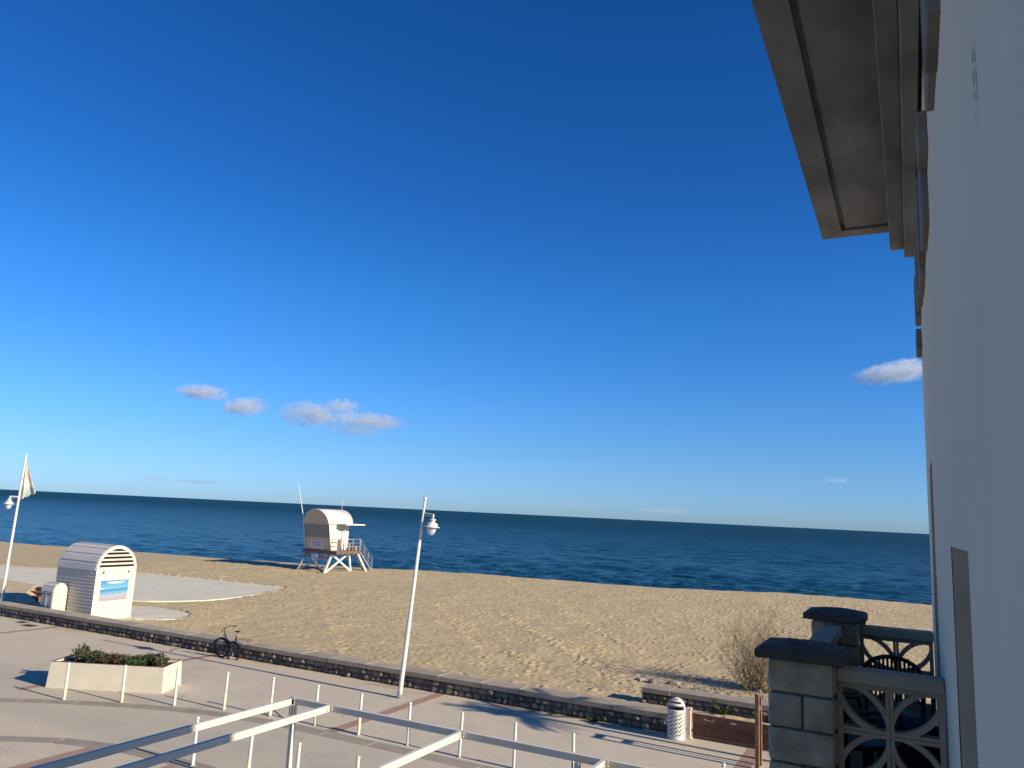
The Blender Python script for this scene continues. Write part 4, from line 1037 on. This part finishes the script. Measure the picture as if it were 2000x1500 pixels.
# flag pole, aerial, sign
HT(MB().tube([(-43.58, Y0 + lean(2.2), 2.0), (-43.60, Y0 + lean(4.4) - .05, 4.4), (-44.1, Y0 + lean(7.1) + .1, 7.15)], [.04, .04, .028], 8), 'flag_pole', 'white_paint')
HT(MB().tube([(-42.0, 51.2, 5.05), (-41.95, 51.25, 6.1)], .016, 6), 'aerial', 'white_paint')
sg = HT(MB().add([(-42.95, Y0 + lean(2.08) - .02, 2.08), (-41.75, Y0 + lean(2.08) - .02, 2.08), (-41.75, Y0 + lean(2.68) - .02, 2.68), (-42.95, Y0 + lean(2.68) - .02, 2.68), (-42.95, Y0 + lean(2.08) - .005, 2.08), (-41.75, Y0 + lean(2.08) - .005, 2.08), (-41.75, Y0 + lean(2.68) - .005, 2.68), (-42.95, Y0 + lean(2.68) - .005, 2.68)], [(0, 1, 2, 3), (7, 6, 5, 4), (0, 4, 5, 1), (1, 5, 6, 2), (2, 6, 7, 3), (3, 7, 4, 0)]), 'sign', 'sign_white')
for k in range(4):
    z = 2.58 - k * .13
    HT(MB().add([(-42.85, Y0 + lean(z) - .026, z), (-41.9 + (k % 2) * .06, Y0 + lean(z) - .026, z), (-41.9 + (k % 2) * .06, Y0 + lean(z + .055) - .026, z + .055), (-42.85, Y0 + lean(z + .055) - .026, z + .055)], [(0, 1, 2, 3)]), 'lettering', 'ink_violet', sg)

# ------------------------------------------------------------------ planter with shrubs
PA = math.atan2(1.41, 2.91)
pl = thing('planter_box', 'large cream concrete planter box with low shrubs on the promenade', 'planter', (-22.05, 14.62, 0), PA)
PLx, PLy, PLh = 3.28, 1.16, .70
def taper(z): return .05 * (1 - z / PLh)
def frustum(x0, y0, x1, y1, z0, z1, e0, e1):
    vs = [(x0 - e0, y0 - e0, z0), (x1 + e0, y0 - e0, z0), (x1 + e0, y1 + e0, z0), (x0 - e0, y1 + e0, z0), (x0 - e1, y0 - e1, z1), (x1 + e1, y0 - e1, z1), (x1 + e1, y1 + e1, z1), (x0 - e1, y1 + e1, z1)]
    return vs, [(3, 2, 1, 0), (0, 1, 5, 4), (1, 2, 6, 5), (2, 3, 7, 6), (3, 0, 4, 7)]
vs, fs = frustum(0, 0, PLx, PLy, 0, PLh, .04, 0)
mb = MB().add(vs, fs)
r_ = .035
top_o = [(0, 0), (PLx, 0), (PLx, PLy), (0, PLy)]; top_i = [(r_, r_), (PLx - r_, r_), (PLx - r_, PLy - r_), (r_, PLy - r_)]
v2 = [(x, y, PLh) for x, y in top_o] + [(x, y, PLh) for x, y in top_i] + [(x, y, PLh - .14) for x, y in top_i]
mb.add(v2, [(i, (i + 1) % 4, 4 + (i + 1) % 4, 4 + i) for i in range(4)] + [(4 + i, 4 + (i + 1) % 4, 8 + (i + 1) % 4, 8 + i) for i in range(4)])
mb.build('box', 'planter', pl)
for (a, b, c_, d) in ((0, 0, PLx, .036), (0, PLy - .036, PLx, PLy), (0, .036, .036, PLy - .036), (PLx - .036, .036, PLx, PLy - .036)):
    MB().box(a, b, PLh + .002, c_, d, PLh + .016).build('rim', 'soil', pl)
nx, ny = 26, 10; vs = [(r_ + (PLx - 2 * r_) * i / nx, r_ + (PLy - 2 * r_) * k / ny, PLh - .075 + random.uniform(-.02, .03)) for i in range(nx + 1) for k in range(ny + 1)]
MB().add(vs, [(i * (ny + 1) + k, (i + 1) * (ny + 1) + k, (i + 1) * (ny + 1) + k + 1, i * (ny + 1) + k + 1) for i in range(nx) for k in range(ny)], True).build('soil', 'soil', pl)
def pl_world(x, y, z): c, s = math.cos(PA), math.sin(PA); return (-22.05 + x * c - y * s, 14.62 + x * s + y * c, z)
def shrub(loc, rx, ry, h, leafmat, n, label, name='shrub', spiky=0.0, leaf=.05, cat='shrub', group=None):
    t = thing(name, label, cat, loc, PA); r = random.Random(int(loc[0] * 100) + n)
    st = MB(); lf = MB()
    tips = []
    for k in range(26):
        a = r.uniform(0, 2 * PI); q = math.sqrt(r.random()); hh = h * (1 - .45 * q * q) * r.uniform(.6, 1.0)
        p = (rx * q * math.cos(a), ry * q * math.sin(a), hh); tips.append(p)
        st.tube([(p[0] * .2, p[1] * .2, 0), (p[0] * .7, p[1] * .7, hh * .5), p], [.009, .006, .003], 4, False)
    for k in range(n):
        p = r.choice(tips); u = r.random() ** .6
        b = Vector((p[0] * u, p[1] * u, p[2] * (.25 + .75 * u))) + Vector((r.gauss(0, .05), r.gauss(0, .05), r.gauss(0, .03)))
        b.z = max(b.z, .01)
        d = Vector((r.gauss(0, 1), r.gauss(0, 1), r.gauss(.3 + spiky, .8))).normalized(); sd = d.orthogonal().normalized(); sd.rotate(Matrix.Rotation(r.uniform(0, 6.28), 3, d))
        L_ = leaf * r.uniform(.6, 1.4); w = L_ * .32
        lf.add([b, b + d * L_ * .5 + sd * w, b + d * L_, b + d * L_ * .5 - sd * w], [(0, 1, 2, 3)])
    st.build('stems', 'twig', t); o = lf.build('foliage', leafmat, t)
    return t
SH = [(.55, .55, .22, .20, .40, 'leaf_grey', 700, 'spiky grey green plant at the left end of the planter', 1.6, .11),
      (.95, .58, .36, .34, .33, 'leaf_dark', 2600, 'rounded dark green shrub beside the spiky plant in planter', 0, .05),
      (1.40, .60, .36, .34, .30, 'leaf_brown', 2300, 'brownish shrub left of the middle of the planter', 0, .05),
      (1.82, .58, .34, .33, .27, 'leaf_brown', 2200, 'low brown shrub in the dip at the planter middle', 0, .05),
      (2.22, .50, .34, .34, .28, 'leaf_green', 2300, 'bright green shrub spilling over the planter front edge', 0, .055),
      (2.55, .62, .34, .34, .34, 'leaf_dark', 2500, 'taller dark green shrub right of the bright green one', 0, .05),
      (2.85, .60, .26, .28, .33, 'leaf_grey', 1500, 'wispy brown green shrub at the right end of the planter', .8, .07)]
for (x, y, rx, ry, h, m, n, lab, sp, lf) in SH:
    shrub(pl_world(x, y, PLh - .09), rx, ry, h, m, n, lab, spiky=sp, leaf=lf, group='shrubs in the planter')

# ------------------------------------------------------------------ bicycle leaning on the wall
bk = thing('bicycle', 'dark city bicycle leaning against the low stone wall', 'bicycle', (-21.32, 20.80, 0), PI)
bk.rotation_euler = (rad(-9), 0, PI + rad(4))
def wheel(x, nm):
    w = bpy.data.objects.new('wheel', None); col.objects.link(w); w.parent = bk; w.location = (x, 0, .345)
    def ring(R_, r_, m, name, nn=30, k2=8):
        mb = MB(); vs = []; 
        for i in range(nn):
            a = 2 * PI * i / nn
            for k in range(k2):
                b = 2 * PI * k / k2; q = R_ + r_ * math.cos(b); vs.append((q * math.cos(a), r_ * math.sin(b), q * math.sin(a)))
        mb.add(vs, [(i * k2 + k, ((i + 1) % nn) * k2 + k, ((i + 1) % nn) * k2 + (k + 1) % k2, i * k2 + (k + 1) % k2) for i in range(nn) for k in range(k2)], True).build(name, m, w)
    ring(.322, .027, 'rubber', 'tyre'); ring(.296, .012, 'black_metal', 'rim')
    sp = MB()
    for i in range(18):
        a = 2 * PI * i / 18; sp.tube([(.02 * math.cos(a), .03 * (-1) ** i, .02 * math.sin(a)), (.295 * math.cos(a), 0, .295 * math.sin(a))], .0022, 3, False)
    sp.build('spokes', 'steel', w); MB().tube([(0, -.05, 0), (0, .05, 0)], .025, 10).build('hub', 'black_metal', w)
    # mudguard
    g = MB(); vs = []
    for i in range(15):
        a = rad(20) + rad(165) * i / 14
        for y in (-.03, .03): vs.append((.368 * math.cos(a) * (1 if nm == 'f' else -1), y, .368 * math.sin(a)))
    g.add(vs, [(2 * i, 2 * i + 1, 2 * i + 3, 2 * i + 2) for i in range(14)], True).build('mudguard', 'bike_frame', w)
wheel(.54, 'f'); wheel(-.54, 'r')
fr = MB()
for a, b, r_ in (((.36, 0, .86), (.30, 0, .58), .028), ((.33, 0, .64), (-.02, 0, .30), .034), ((.345, 0, .72), (-.05, 0, .44), .024), ((-.02, 0, .29), (-.16, 0, .86), .022), ((-.02, .05, .29), (-.54, .06, .345), .012), ((-.02, -.05, .29), (-.54, -.06, .345), .012), ((-.11, .03, .72), (-.54, .06, .345), .009), ((-.11, -.03, .72), (-.54, -.06, .345), .009)):
    fr.tube([a, b], r_, 8)
fr.build('frame', 'bike_frame', bk)
MB().tube([(.33, .05, .62), (.54, .055, .345)], .013, 6).tube([(.33, -.05, .62), (.54, -.055, .345)], .013, 6).build('fork', 'bike_frame', bk)
MB().tube([(.36, 0, .86), (.385, 0, .98), (.35, 0, 1.06)], .016, 8).build('stem', 'black_metal', bk)
hb = MB().tube([(.20, -.31, 1.06), (.30, -.20, 1.08), (.36, -.06, 1.06), (.36, .06, 1.06), (.30, .20, 1.08), (.20, .31, 1.06)], .013, 8).build('handlebar', 'black_metal', bk)
for s in (-1, 1): MB().tube([(.15, s * .34, 1.05), (.25, s * .26, 1.07)], .019, 8).build('grip', 'rubber', hb)
MB().tube([(-.16, 0, .86), (-.20, 0, .98)], .014, 8).build('seat_post', 'steel', bk)
sd = MB(); n = 10; vs = []
for i in range(n + 1):
    u = i / n; w = .025 + .085 * (max(0, u - .25) / .75) ** 1.2; z = .985 + .02 * math.sin(u * PI) + .02 * u
    for (k, dz) in ((-1, -.03), (-.6, 0), (.6, 0), (1, -.03)): vs.append((-.07 - .26 * u, k * w, z + dz))
sd.add(vs, [(4 * i + k, 4 * i + 4 + k, 4 * i + 5 + k, 4 * i + 1 + k) for i in range(n) for k in range(3)], True).build('saddle', 'rubber', bk)
MB().tube([(-.15, .06, .76), (-.75, .06, .75)], .008, 5).tube([(-.15, -.06, .76), (-.75, -.06, .75)], .008, 5).tube([(-.72, -.06, .75), (-.54, -.07, .35)], .007, 5).tube([(-.72, .06, .75), (-.54, .07, .35)], .007, 5).build('rear_rack', 'black_metal', bk)
MB().bbox(-.80, -.03, .70, -.76, .03, .75, .005).build('rear_light', 'red_plastic', bk); MB().lathe([(0, -.03), (.035, -.02), (.04, .02), (0, .03)], 10, (.40, 0, .80)).build('headlight', 'steel', bk)
MB().lathe([(.10, -.006), (.10, .006)], 20).build('chainring', 'steel', bk).rotation_euler = (PI / 2, 0, 0)
bk.children[-1].location = (-.02, .05, .29)
MB().tube([(-.02, .07, .29), (.06, .08, .15)], .011, 6).tube([(-.02, -.07, .29), (-.10, -.08, .43)], .011, 6).build('crank', 'black_metal', bk)
for (x, y, z) in ((.06, .13, .15), (-.10, -.13, .43)): MB().bbox(x - .045, y - .04, z - .012, x + .045, y + .04, z + .012, .004).build('pedal', 'rubber', bk)
MB().tube([(-.05, .06, .25), (-.12, .26, .02)], .008, 6).build('kickstand', 'steel', bk)

# ------------------------------------------------------------------ litter bin, gate, posts
bn = thing('litter_bin', 'white perforated litter bin with domed hood at the wall end', 'bin', (-5.55, 20.78, 0))
R_, Hb = .225, .72; nn, nz = 112, 60; vs = []; fs = []
for k in range(nz + 1):
    for i in range(nn): a = 2 * PI * i / nn; vs.append((R_ * math.cos(a), R_ * math.sin(a), .05 + (Hb - .05) * k / nz))
def slot(i, k):
    u = i / nn * 11.0; v = (k / nz) * 7.0
    if not (3 < k < nz - 4): return False
    cu, cv = u % 1.0, (v + 0.5 * (int(u) % 2)) % 1.0
    line = .5 + .36 * math.sin((cu - .5) * PI)
    return abs(cv - line) < .13 and .12 < cu < .9
for k in range(nz):
    for i in range(nn):
        if not slot(i, k): fs.append((k * nn + i, k * nn + (i + 1) % nn, (k + 1) * nn + (i + 1) % nn, (k + 1) * nn + i))
sh = MB().add(vs, fs, True).build('perforated_shell', 'white_paint', bn); so = sh.modifiers.new('plate', 'SOLIDIFY'); so.thickness = .004
MB().lathe([(0, .06), (R_ - .03, .06), (R_ - .03, Hb - .03), (0, Hb - .03)], 24).build('liner', 'dark_gap', bn)
MB().lathe([(R_ + .006, Hb - .015), (R_ + .006, Hb + .015), (R_ - .012, Hb + .015)], 32).build('rim', 'white_paint', bn)
MB().lathe([(0, 0), (R_ + .004, 0), (R_ + .004, .055), (R_ - .01, .06)], 32).build('base', 'white_paint', bn)
dm = MB(); vs = []; fs = []; nn, nk = 40, 14
for k in range(nk + 1):
    e = PI / 2 * k / nk
    for i in range(nn): a = 2 * PI * i / nn; vs.append(((R_ + .004) * math.cos(a) * math.cos(e), (R_ + .004) * math.sin(a) * math.cos(e), Hb + .02 + .27 * math.sin(e)))
for k in range(nk):
    for i in range(nn):
        fa = abs(((i + .5) / nn * 360 - 265 + 180) % 360 - 180)
        if fa < 78 and k in (0, 1, 2) : continue
        if fa < 62 and k in (5, 6): continue
        if fa < 45 and k in (9,): continue
        fs.append((k * nn + i, k * nn + (i + 1) % nn, (k + 1) * nn + (i + 1) % nn, (k + 1) * nn + i))
dmo = dm.add(vs, fs, True).build('hood', 'white_paint', bn); so = dmo.modifiers.new('plate', 'SOLIDIFY'); so.thickness = .006
for a in (10, 170): MB().bar(((R_ + .012) * math.cos(rad(a)), (R_ + .012) * math.sin(rad(a)), 0), ((R_ + .012) * math.cos(rad(a)), (R_ + .012) * math.sin(rad(a)), Hb + .05), .03, .012, (0, 1, 0)).build('side_strut', 'white_paint', bn)

gt = thing('rusty_gate', 'rust brown steel flood gate panel in the wall gap', 'gate', (-4.25, 21.12, 0))
MB().bbox(-.95, -.02, .02, 1.3, .02, .56, .006).build('panel', 'rust', gt)
MB().bbox(-.95, -.06, .40, 1.3, -.022, .62, .01).build('top_rail', 'rust', gt)
MB().bbox(-.95, -.045, .02, 1.3, -.022, .09, .006).build('bottom_rail', 'rust', gt)
MB().tube([(-.62, -.066, .52), (-.62, -.085, .50), (-.40, -.085, .50), (-.40, -.066, .54)], .008, 6).build('handle', 'steel', gt)
MB().bbox(.02, -.068, .50, .16, -.06, .53, .002).build('latch', 'steel', gt)
wp = thing('gate_post', 'pale pink flanged post between the bin and the rusty gate', 'post', (-5.27, 21.0, 0))
MB().bbox(-.045, -.045, .02, .045, .045, .70, .008).build('shaft', 'pink_post', wp); MB().bbox(-.07, -.06, .70, .07, .06, .76, .015).build('top_plate', 'pink_post', wp); MB().bbox(-.08, -.07, 0, .08, .07, .03, .006).build('foot_plate', 'pink_post', wp)
bp_ = thing('post_stand', 'tall brown double post with cross pieces beside the stone pillar', 'post', (-3.30, 19.62, 0))
for y in (-.18, .18): MB().bbox(-.045, y - .045, 0, .045, y + .045, 1.56, .006).build('upright', 'brown_post', bp_)
MB().bbox(-.05, -.22, 1.562, .05, .22, 1.64, .006).build('crosspiece', 'brown_post', bp_); MB().bbox(-.03, -.124, 1.24, .03, .124, 1.34, .006).build('crosspiece', 'brown_post', bp_)
MB().bbox(-.02, -.02, 0, .02, .02, 1.24, .004).build('middle_bar', 'brown_post', bp_)
for y in (-.18, .18): MB().tube([(0, y, 1.64), (0, y, 1.67)], .03, 8).build('bolt_head', 'steel', bp_)

# weeds growing by the wall
def tuft(name, loc, h, n, m, label, spread=.12):
    r = random.Random(n + int(loc[0] * 50)); mb = MB()
    for k in range(n):
        a = r.uniform(0, 6.28); q = spread * math.sqrt(r.random()); b = Vector((q * math.cos(a), q * math.sin(a), 0)); d = Vector((math.cos(a) * .5, math.sin(a) * .5, r.uniform(.7, 1.6))).normalized()
        L_ = h * r.uniform(.4, 1); sd = d.cross(Vector((math.cos(a + 1.5), math.sin(a + 1.5), 0))).normalized(); w = .012 * r.uniform(.7, 2)
        e = b + d * L_ + Vector((math.cos(a), math.sin(a), -.3)) * L_ * .25
        mb.add([b, b + d * L_ * .55 + sd * w, e, b + d * L_ * .55 - sd * w], [(0, 1, 2, 3)])
    o = mb.build(name, m, None, loc); tag(o, label, 'plant')
tuft('weed', (-5.0, 23.74, .02), .55, 46, 'leaf_green', 'tall green weed growing against the set back wall', .05)
tuft('weed', (-7.9, 20.98, 0), .18, 90, 'leaf_dark', 'dark weed tuft at wall foot, just right of the tree shadow')
tuft('weed', (-9.1, 21.0, 0), .13, 60, 'leaf_dark', 'small dark weed at wall foot inside the tree shadow')

# ------------------------------------------------------------------ rocks on the sand
def rock(loc, s, m, label, group=None):
    r = random.Random(int(loc[0] * 77 + loc[1] * 13)); vs = []; fs = []; n, k_ = 9, 6
    for k in range(k_ + 1):
        e = -PI / 2 + PI * k / k_
        for i in range(n):
            a = 2 * PI * i / n; q = r.uniform(.75, 1.15); vs.append((s[0] * math.cos(a) * math.cos(e) * q, s[1] * math.sin(a) * math.cos(e) * q, s[2] * math.sin(e) * r.uniform(.85, 1.1)))
    for k in range(k_):
        for i in range(n): fs.append((k * n + i, k * n + (i + 1) % n, (k + 1) * n + (i + 1) % n, (k + 1) * n + i))
    o = MB().add(vs, fs).build('rock', m, None, (loc[0], loc[1], sand_z(loc[0], loc[1]) + s[2] * .35)); tag(o, label, 'rock', group)
rock((-8.45, 26.9, .2), (.20, .15, .10), 'rock_pink', 'pinkish rock on sand, leftmost of the rocks by wall')
rock((-8.0, 26.8, .2), (.16, .12, .11), 'rock_grey', 'grey rock beside the pinkish rock on the sand')
rock((-7.35, 27.1, .19), (.22, .14, .09), 'rock_pink', 'pale flat rock right of the grey one on sand')
rock((-6.6, 25.0, .18), (.30, .2, .16), 'rock_grey', 'large dark grey rock just behind the set back wall')
rock((-5.7, 26.6, .18), (.14, .12, .07), 'rock_pink', 'small pinkish rock left of the dry bush')
rock((-4.3, 26.4, .18), (.20, .16, .12), 'rock_grey', 'broken grey rock at the foot of the dry bush')
pb = MB(); r = random.Random(9)
for k in range(420):
    x = r.gauss(-6.6, 1.8); y = r.uniform(24.6, 29); s = r.uniform(.015, .05); z = sand_z(x, y) + .02
    vs = [(x + s * r.uniform(.6, 1.3) * a, y + s * r.uniform(.6, 1.3) * b, z + s * c * .8) for a, b, c in ((1, 0, 0), (-1, 0, 0), (0, 1, 0), (0, -1, 0), (0, 0, 1), (0, 0, -1))]
    pb.add(vs, [(0, 2, 4), (2, 1, 4), (1, 3, 4), (3, 0, 4), (2, 0, 5), (1, 2, 5), (3, 1, 5), (0, 3, 5)])
o = pb.build('pebbles', 'rock_grey'); tag(o, 'scattered small pebbles on the sand behind the set back wall', 'pebbles', kind='stuff')

# ------------------------------------------------------------------ dry bush, palm behind the building
def dry_bush(loc, label):
    t = thing('dry_bush', label, 'bush', loc); r = random.Random(21); tw = MB(); tg = MB(); lf = MB()
    def grow(p, d, L_, rad_, depth, mb):
        pts = [p]; q = p.copy(); dd = d.copy(); n = 5
        for i in range(n):
            dd = (dd + Vector((r.gauss(0, .13), r.gauss(0, .13), r.gauss(.03, .10)))).normalized(); q = q + dd * (L_ / n); pts.append(q.copy())
        mb.tube(pts, [rad_ * (1 - .8 * i / n) for i in range(n + 1)], 3, False)
        if depth:
            for k in range(r.randint(4, 6)):
                i = r.randint(1, n); nd = (dd + Vector((r.gauss(0, .5), r.gauss(0, .5), r.gauss(.15, .3)))).normalized()
                grow(pts[i], nd, L_ * r.uniform(.3, .55), rad_ * .55, depth - 1, mb)
        elif mb is tg or r.random() < .3:
            for k in range(3):
                b = pts[r.randint(1, n)]; e = Vector((r.gauss(0, 1), r.gauss(0, 1), r.gauss(0, 1))).normalized() * .04; s_ = e.orthogonal().normalized() * .009
                lf.add([b, b + e * .5 + s_, b + e, b + e * .5 - s_], [(0, 1, 2, 3)])
    for k in range(84):
        a = r.uniform(0, 2 * PI); out = r.uniform(.15, 1.15); d = Vector((math.cos(a) * out, math.sin(a) * out * .8, 1.0)).normalized()
        grow(Vector((r.gauss(0, .42), r.gauss(0, .3), 0)), d, r.uniform(1.1, 2.2), .0095, 2, tw)
    for k in range(26):
        a = r.uniform(0, 2 * PI); d = Vector((math.cos(a) * 1.0, math.sin(a) * .8, r.uniform(.4, .9))).normalized()
        grow(Vector((r.gauss(0.15, .3), r.gauss(-.1, .2), 0)), d, r.uniform(.5, .95), .0095, 2, tg)
    tw.build('twigs', 'twig', t); tg.build('green_twigs', 'twig_green', t); lf.build('foliage', 'twig_green', t)
dry_bush((-4.75, 28.3, .03), 'dry leafless bush on the sand beside the stone pillar')
pt = thing('palm_tree', 'small palm tree hidden behind the building, seen by its shadow', 'palm', (3.6, 20.05, 0))
MB().tube([(0, 0, 0), (.03, .02, 2.5), (0, .05, 5.0), (.0, .05, 5.35)], [.10, .075, .07, .08], 10).build('trunk', 'bark', pt)
pf = MB(); r = random.Random(3)
for k in range(34):
    a = r.uniform(0, 6.28); el = r.uniform(-.5, 1.2); L_ = r.uniform(.9, 1.5); p = Vector((0, .05, 5.35)); d = Vector((math.cos(a) * math.cos(el), math.sin(a) * math.cos(el), math.sin(el)))
    pts = []
    for i in range(8): pts.append(p.copy()); p = p + d * L_ / 8; d = (d + Vector((0, 0, -.13))).normalized()
    pf.tube(pts, .008, 4, False)
    for i in range(2, 8):
        for s in (-1, 1):
            for sub in (0, .33, .66):
                b = pts[i - 1].lerp(pts[i], sub); sd = d.cross(Vector((0, 0, 1))).normalized() * s; e = b + (sd * .8 + d * .6).normalized() * .38 * (1 - .5 * i / 8) + Vector((0, 0, -.05)); w = Vector((0, 0, .02)) + d * .02
                pf.add([b, (b + e) / 2 + w, e, (b + e) / 2 - w], [(0, 1, 2, 3)])
pf.build('crown', 'leaf_green', pt)

# ------------------------------------------------------------------ clouds
def cloud_mat(seed, dens, thr):
    m = bpy.data.materials.new('cloud_volume'); m.use_nodes = True; N = m.node_tree.nodes; L = m.node_tree.links; N.clear()
    out = N.new('ShaderNodeOutputMaterial'); pv = N.new('ShaderNodeVolumePrincipled'); L.new(pv.outputs[0], out.inputs['Volume'])
    pv.inputs['Color'].default_value = (.93, .965, 1.0, 1); pv.inputs['Anisotropy'].default_value = 0.2
    P = N.new('ShaderNodeTexCoord').outputs['Object']
    ln = N.new('ShaderNodeVectorMath'); ln.operation = 'LENGTH'; L.new(P, ln.inputs[0])
    sp = N.new('ShaderNodeSeparateXYZ'); L.new(P, sp.inputs[0])
    nz = noise(N, L, mapping(N, L, P, (4.6, 4.6, 2.3), (seed * 3.1, seed * 1.7, seed)), 1.0, 6, 0.62)
    fall = math_n(N, L, 'SUBTRACT', 1.0, ln.outputs['Value'])
    v = math_n(N, L, 'ADD', math_n(N, L, 'MULTIPLY', fall, 0.75), math_n(N, L, 'MULTIPLY', math_n(N, L, 'SUBTRACT', nz, 0.5), 3.2))
    mr = N.new('ShaderNodeMapRange'); L.new(v, mr.inputs['Value']); mr.inputs['From Min'].default_value = thr; mr.inputs['From Max'].default_value = thr + .38; mr.inputs['To Max'].default_value = dens
    # fades out towards the skin of the domain
    edge = N.new('ShaderNodeMapRange'); L.new(ln.outputs['Value'], edge.inputs['Value']); edge.inputs['From Min'].default_value = 1.0; edge.inputs['From Max'].default_value = .75
    L.new(math_n(N, L, 'MULTIPLY', mr.outputs[0], edge.outputs[0]), pv.inputs['Density'])
    return m
import bmesh
def cloud(label, az, el, dist, w, h, seed, dens=.010, thr=.20, roll=0.0):
    """az, el in degrees from the viewer's place; w, h half sizes in metres"""
    c = Vector((math.sin(rad(az)) * math.cos(rad(el)), math.cos(rad(az)) * math.cos(rad(el)), math.sin(rad(el)))) * dist
    bm = bmesh.new(); bmesh.ops.create_icosphere(bm, subdivisions=3, radius=1.0); me = bpy.data.meshes.new('cloud'); bm.to_mesh(me); bm.free()
    o = link('cloud', me, cloud_mat(seed, dens, thr)); o.location = c; o.scale = (w, w * .8, h); o.rotation_euler = (0, rad(roll), -rad(az))
    tag(o, label, 'cloud', 'clouds in the sky')
CD = 5000
def cw(deg): return math.tan(rad(deg)) * CD
cloud('small white cloud, leftmost in the sky', -49.6, 7.35, CD, cw(2.1), cw(.62), 1, .016, .14)
cloud('small white cloud between the leftmost and the long one', -46.7, 6.62, CD, cw(1.9), cw(.80), 2, .016, .14, -8)
cloud('largest long grey white cloud above the lifeguard hut', -41.9, 6.45, CD, cw(3.1), cw(1.15), 3, thr=.24)
cloud('flat white cloud at the right tip of the long cloud', -37.9, 6.25, CD, cw(3.1), cw(.72), 5, thr=.18)
cloud('white cloud beside the building wall at right', -.4, 10.65, CD, cw(3.3), cw(.78), 6, .012, .14, -9)

def streak(label, az, el, w, h, seed, dens=.005): cloud(label, az, el, CD, cw(w), cw(h), seed, dens, .10)
streak('faint grey streak low in the sky, leftmost above the cabin', -52.0, 1.3, 1.1, .20, 11)
streak('long faint grey streak above the arched cabin', -49.2, 1.22, 2.0, .17, 12)
streak('short faint grey streak just left of the hut pole', -44.5, 1.45, .9, .12, 13)
streak('faint grey streak just right of the hut pole', -41.1, 1.46, 1.2, .16, 14)
streak('small faint grey streak left of the lamp post', -35.4, 1.2, 1.0, .12, 15)
streak('faint grey streak beside the building near the horizon', -4.4, 3.34, 1.1, .22, 16)
streak('long faint haze streak low over the sea, right of middle', -15.9, .8, 2.6, .22, 17, .003)
streak('faint haze streak low over the sea at middle', -22.5, .85, 2.2, .18, 18, .003)

cloud('small white puff above the right end of the long cloud', -39.9, 7.25, CD, cw(1.5), cw(.62), 8, .012, .16)
cloud('thin grey wisp under the long cloud', -38.9, 5.45, CD, cw(2.6), cw(.42), 9, .004, .12)
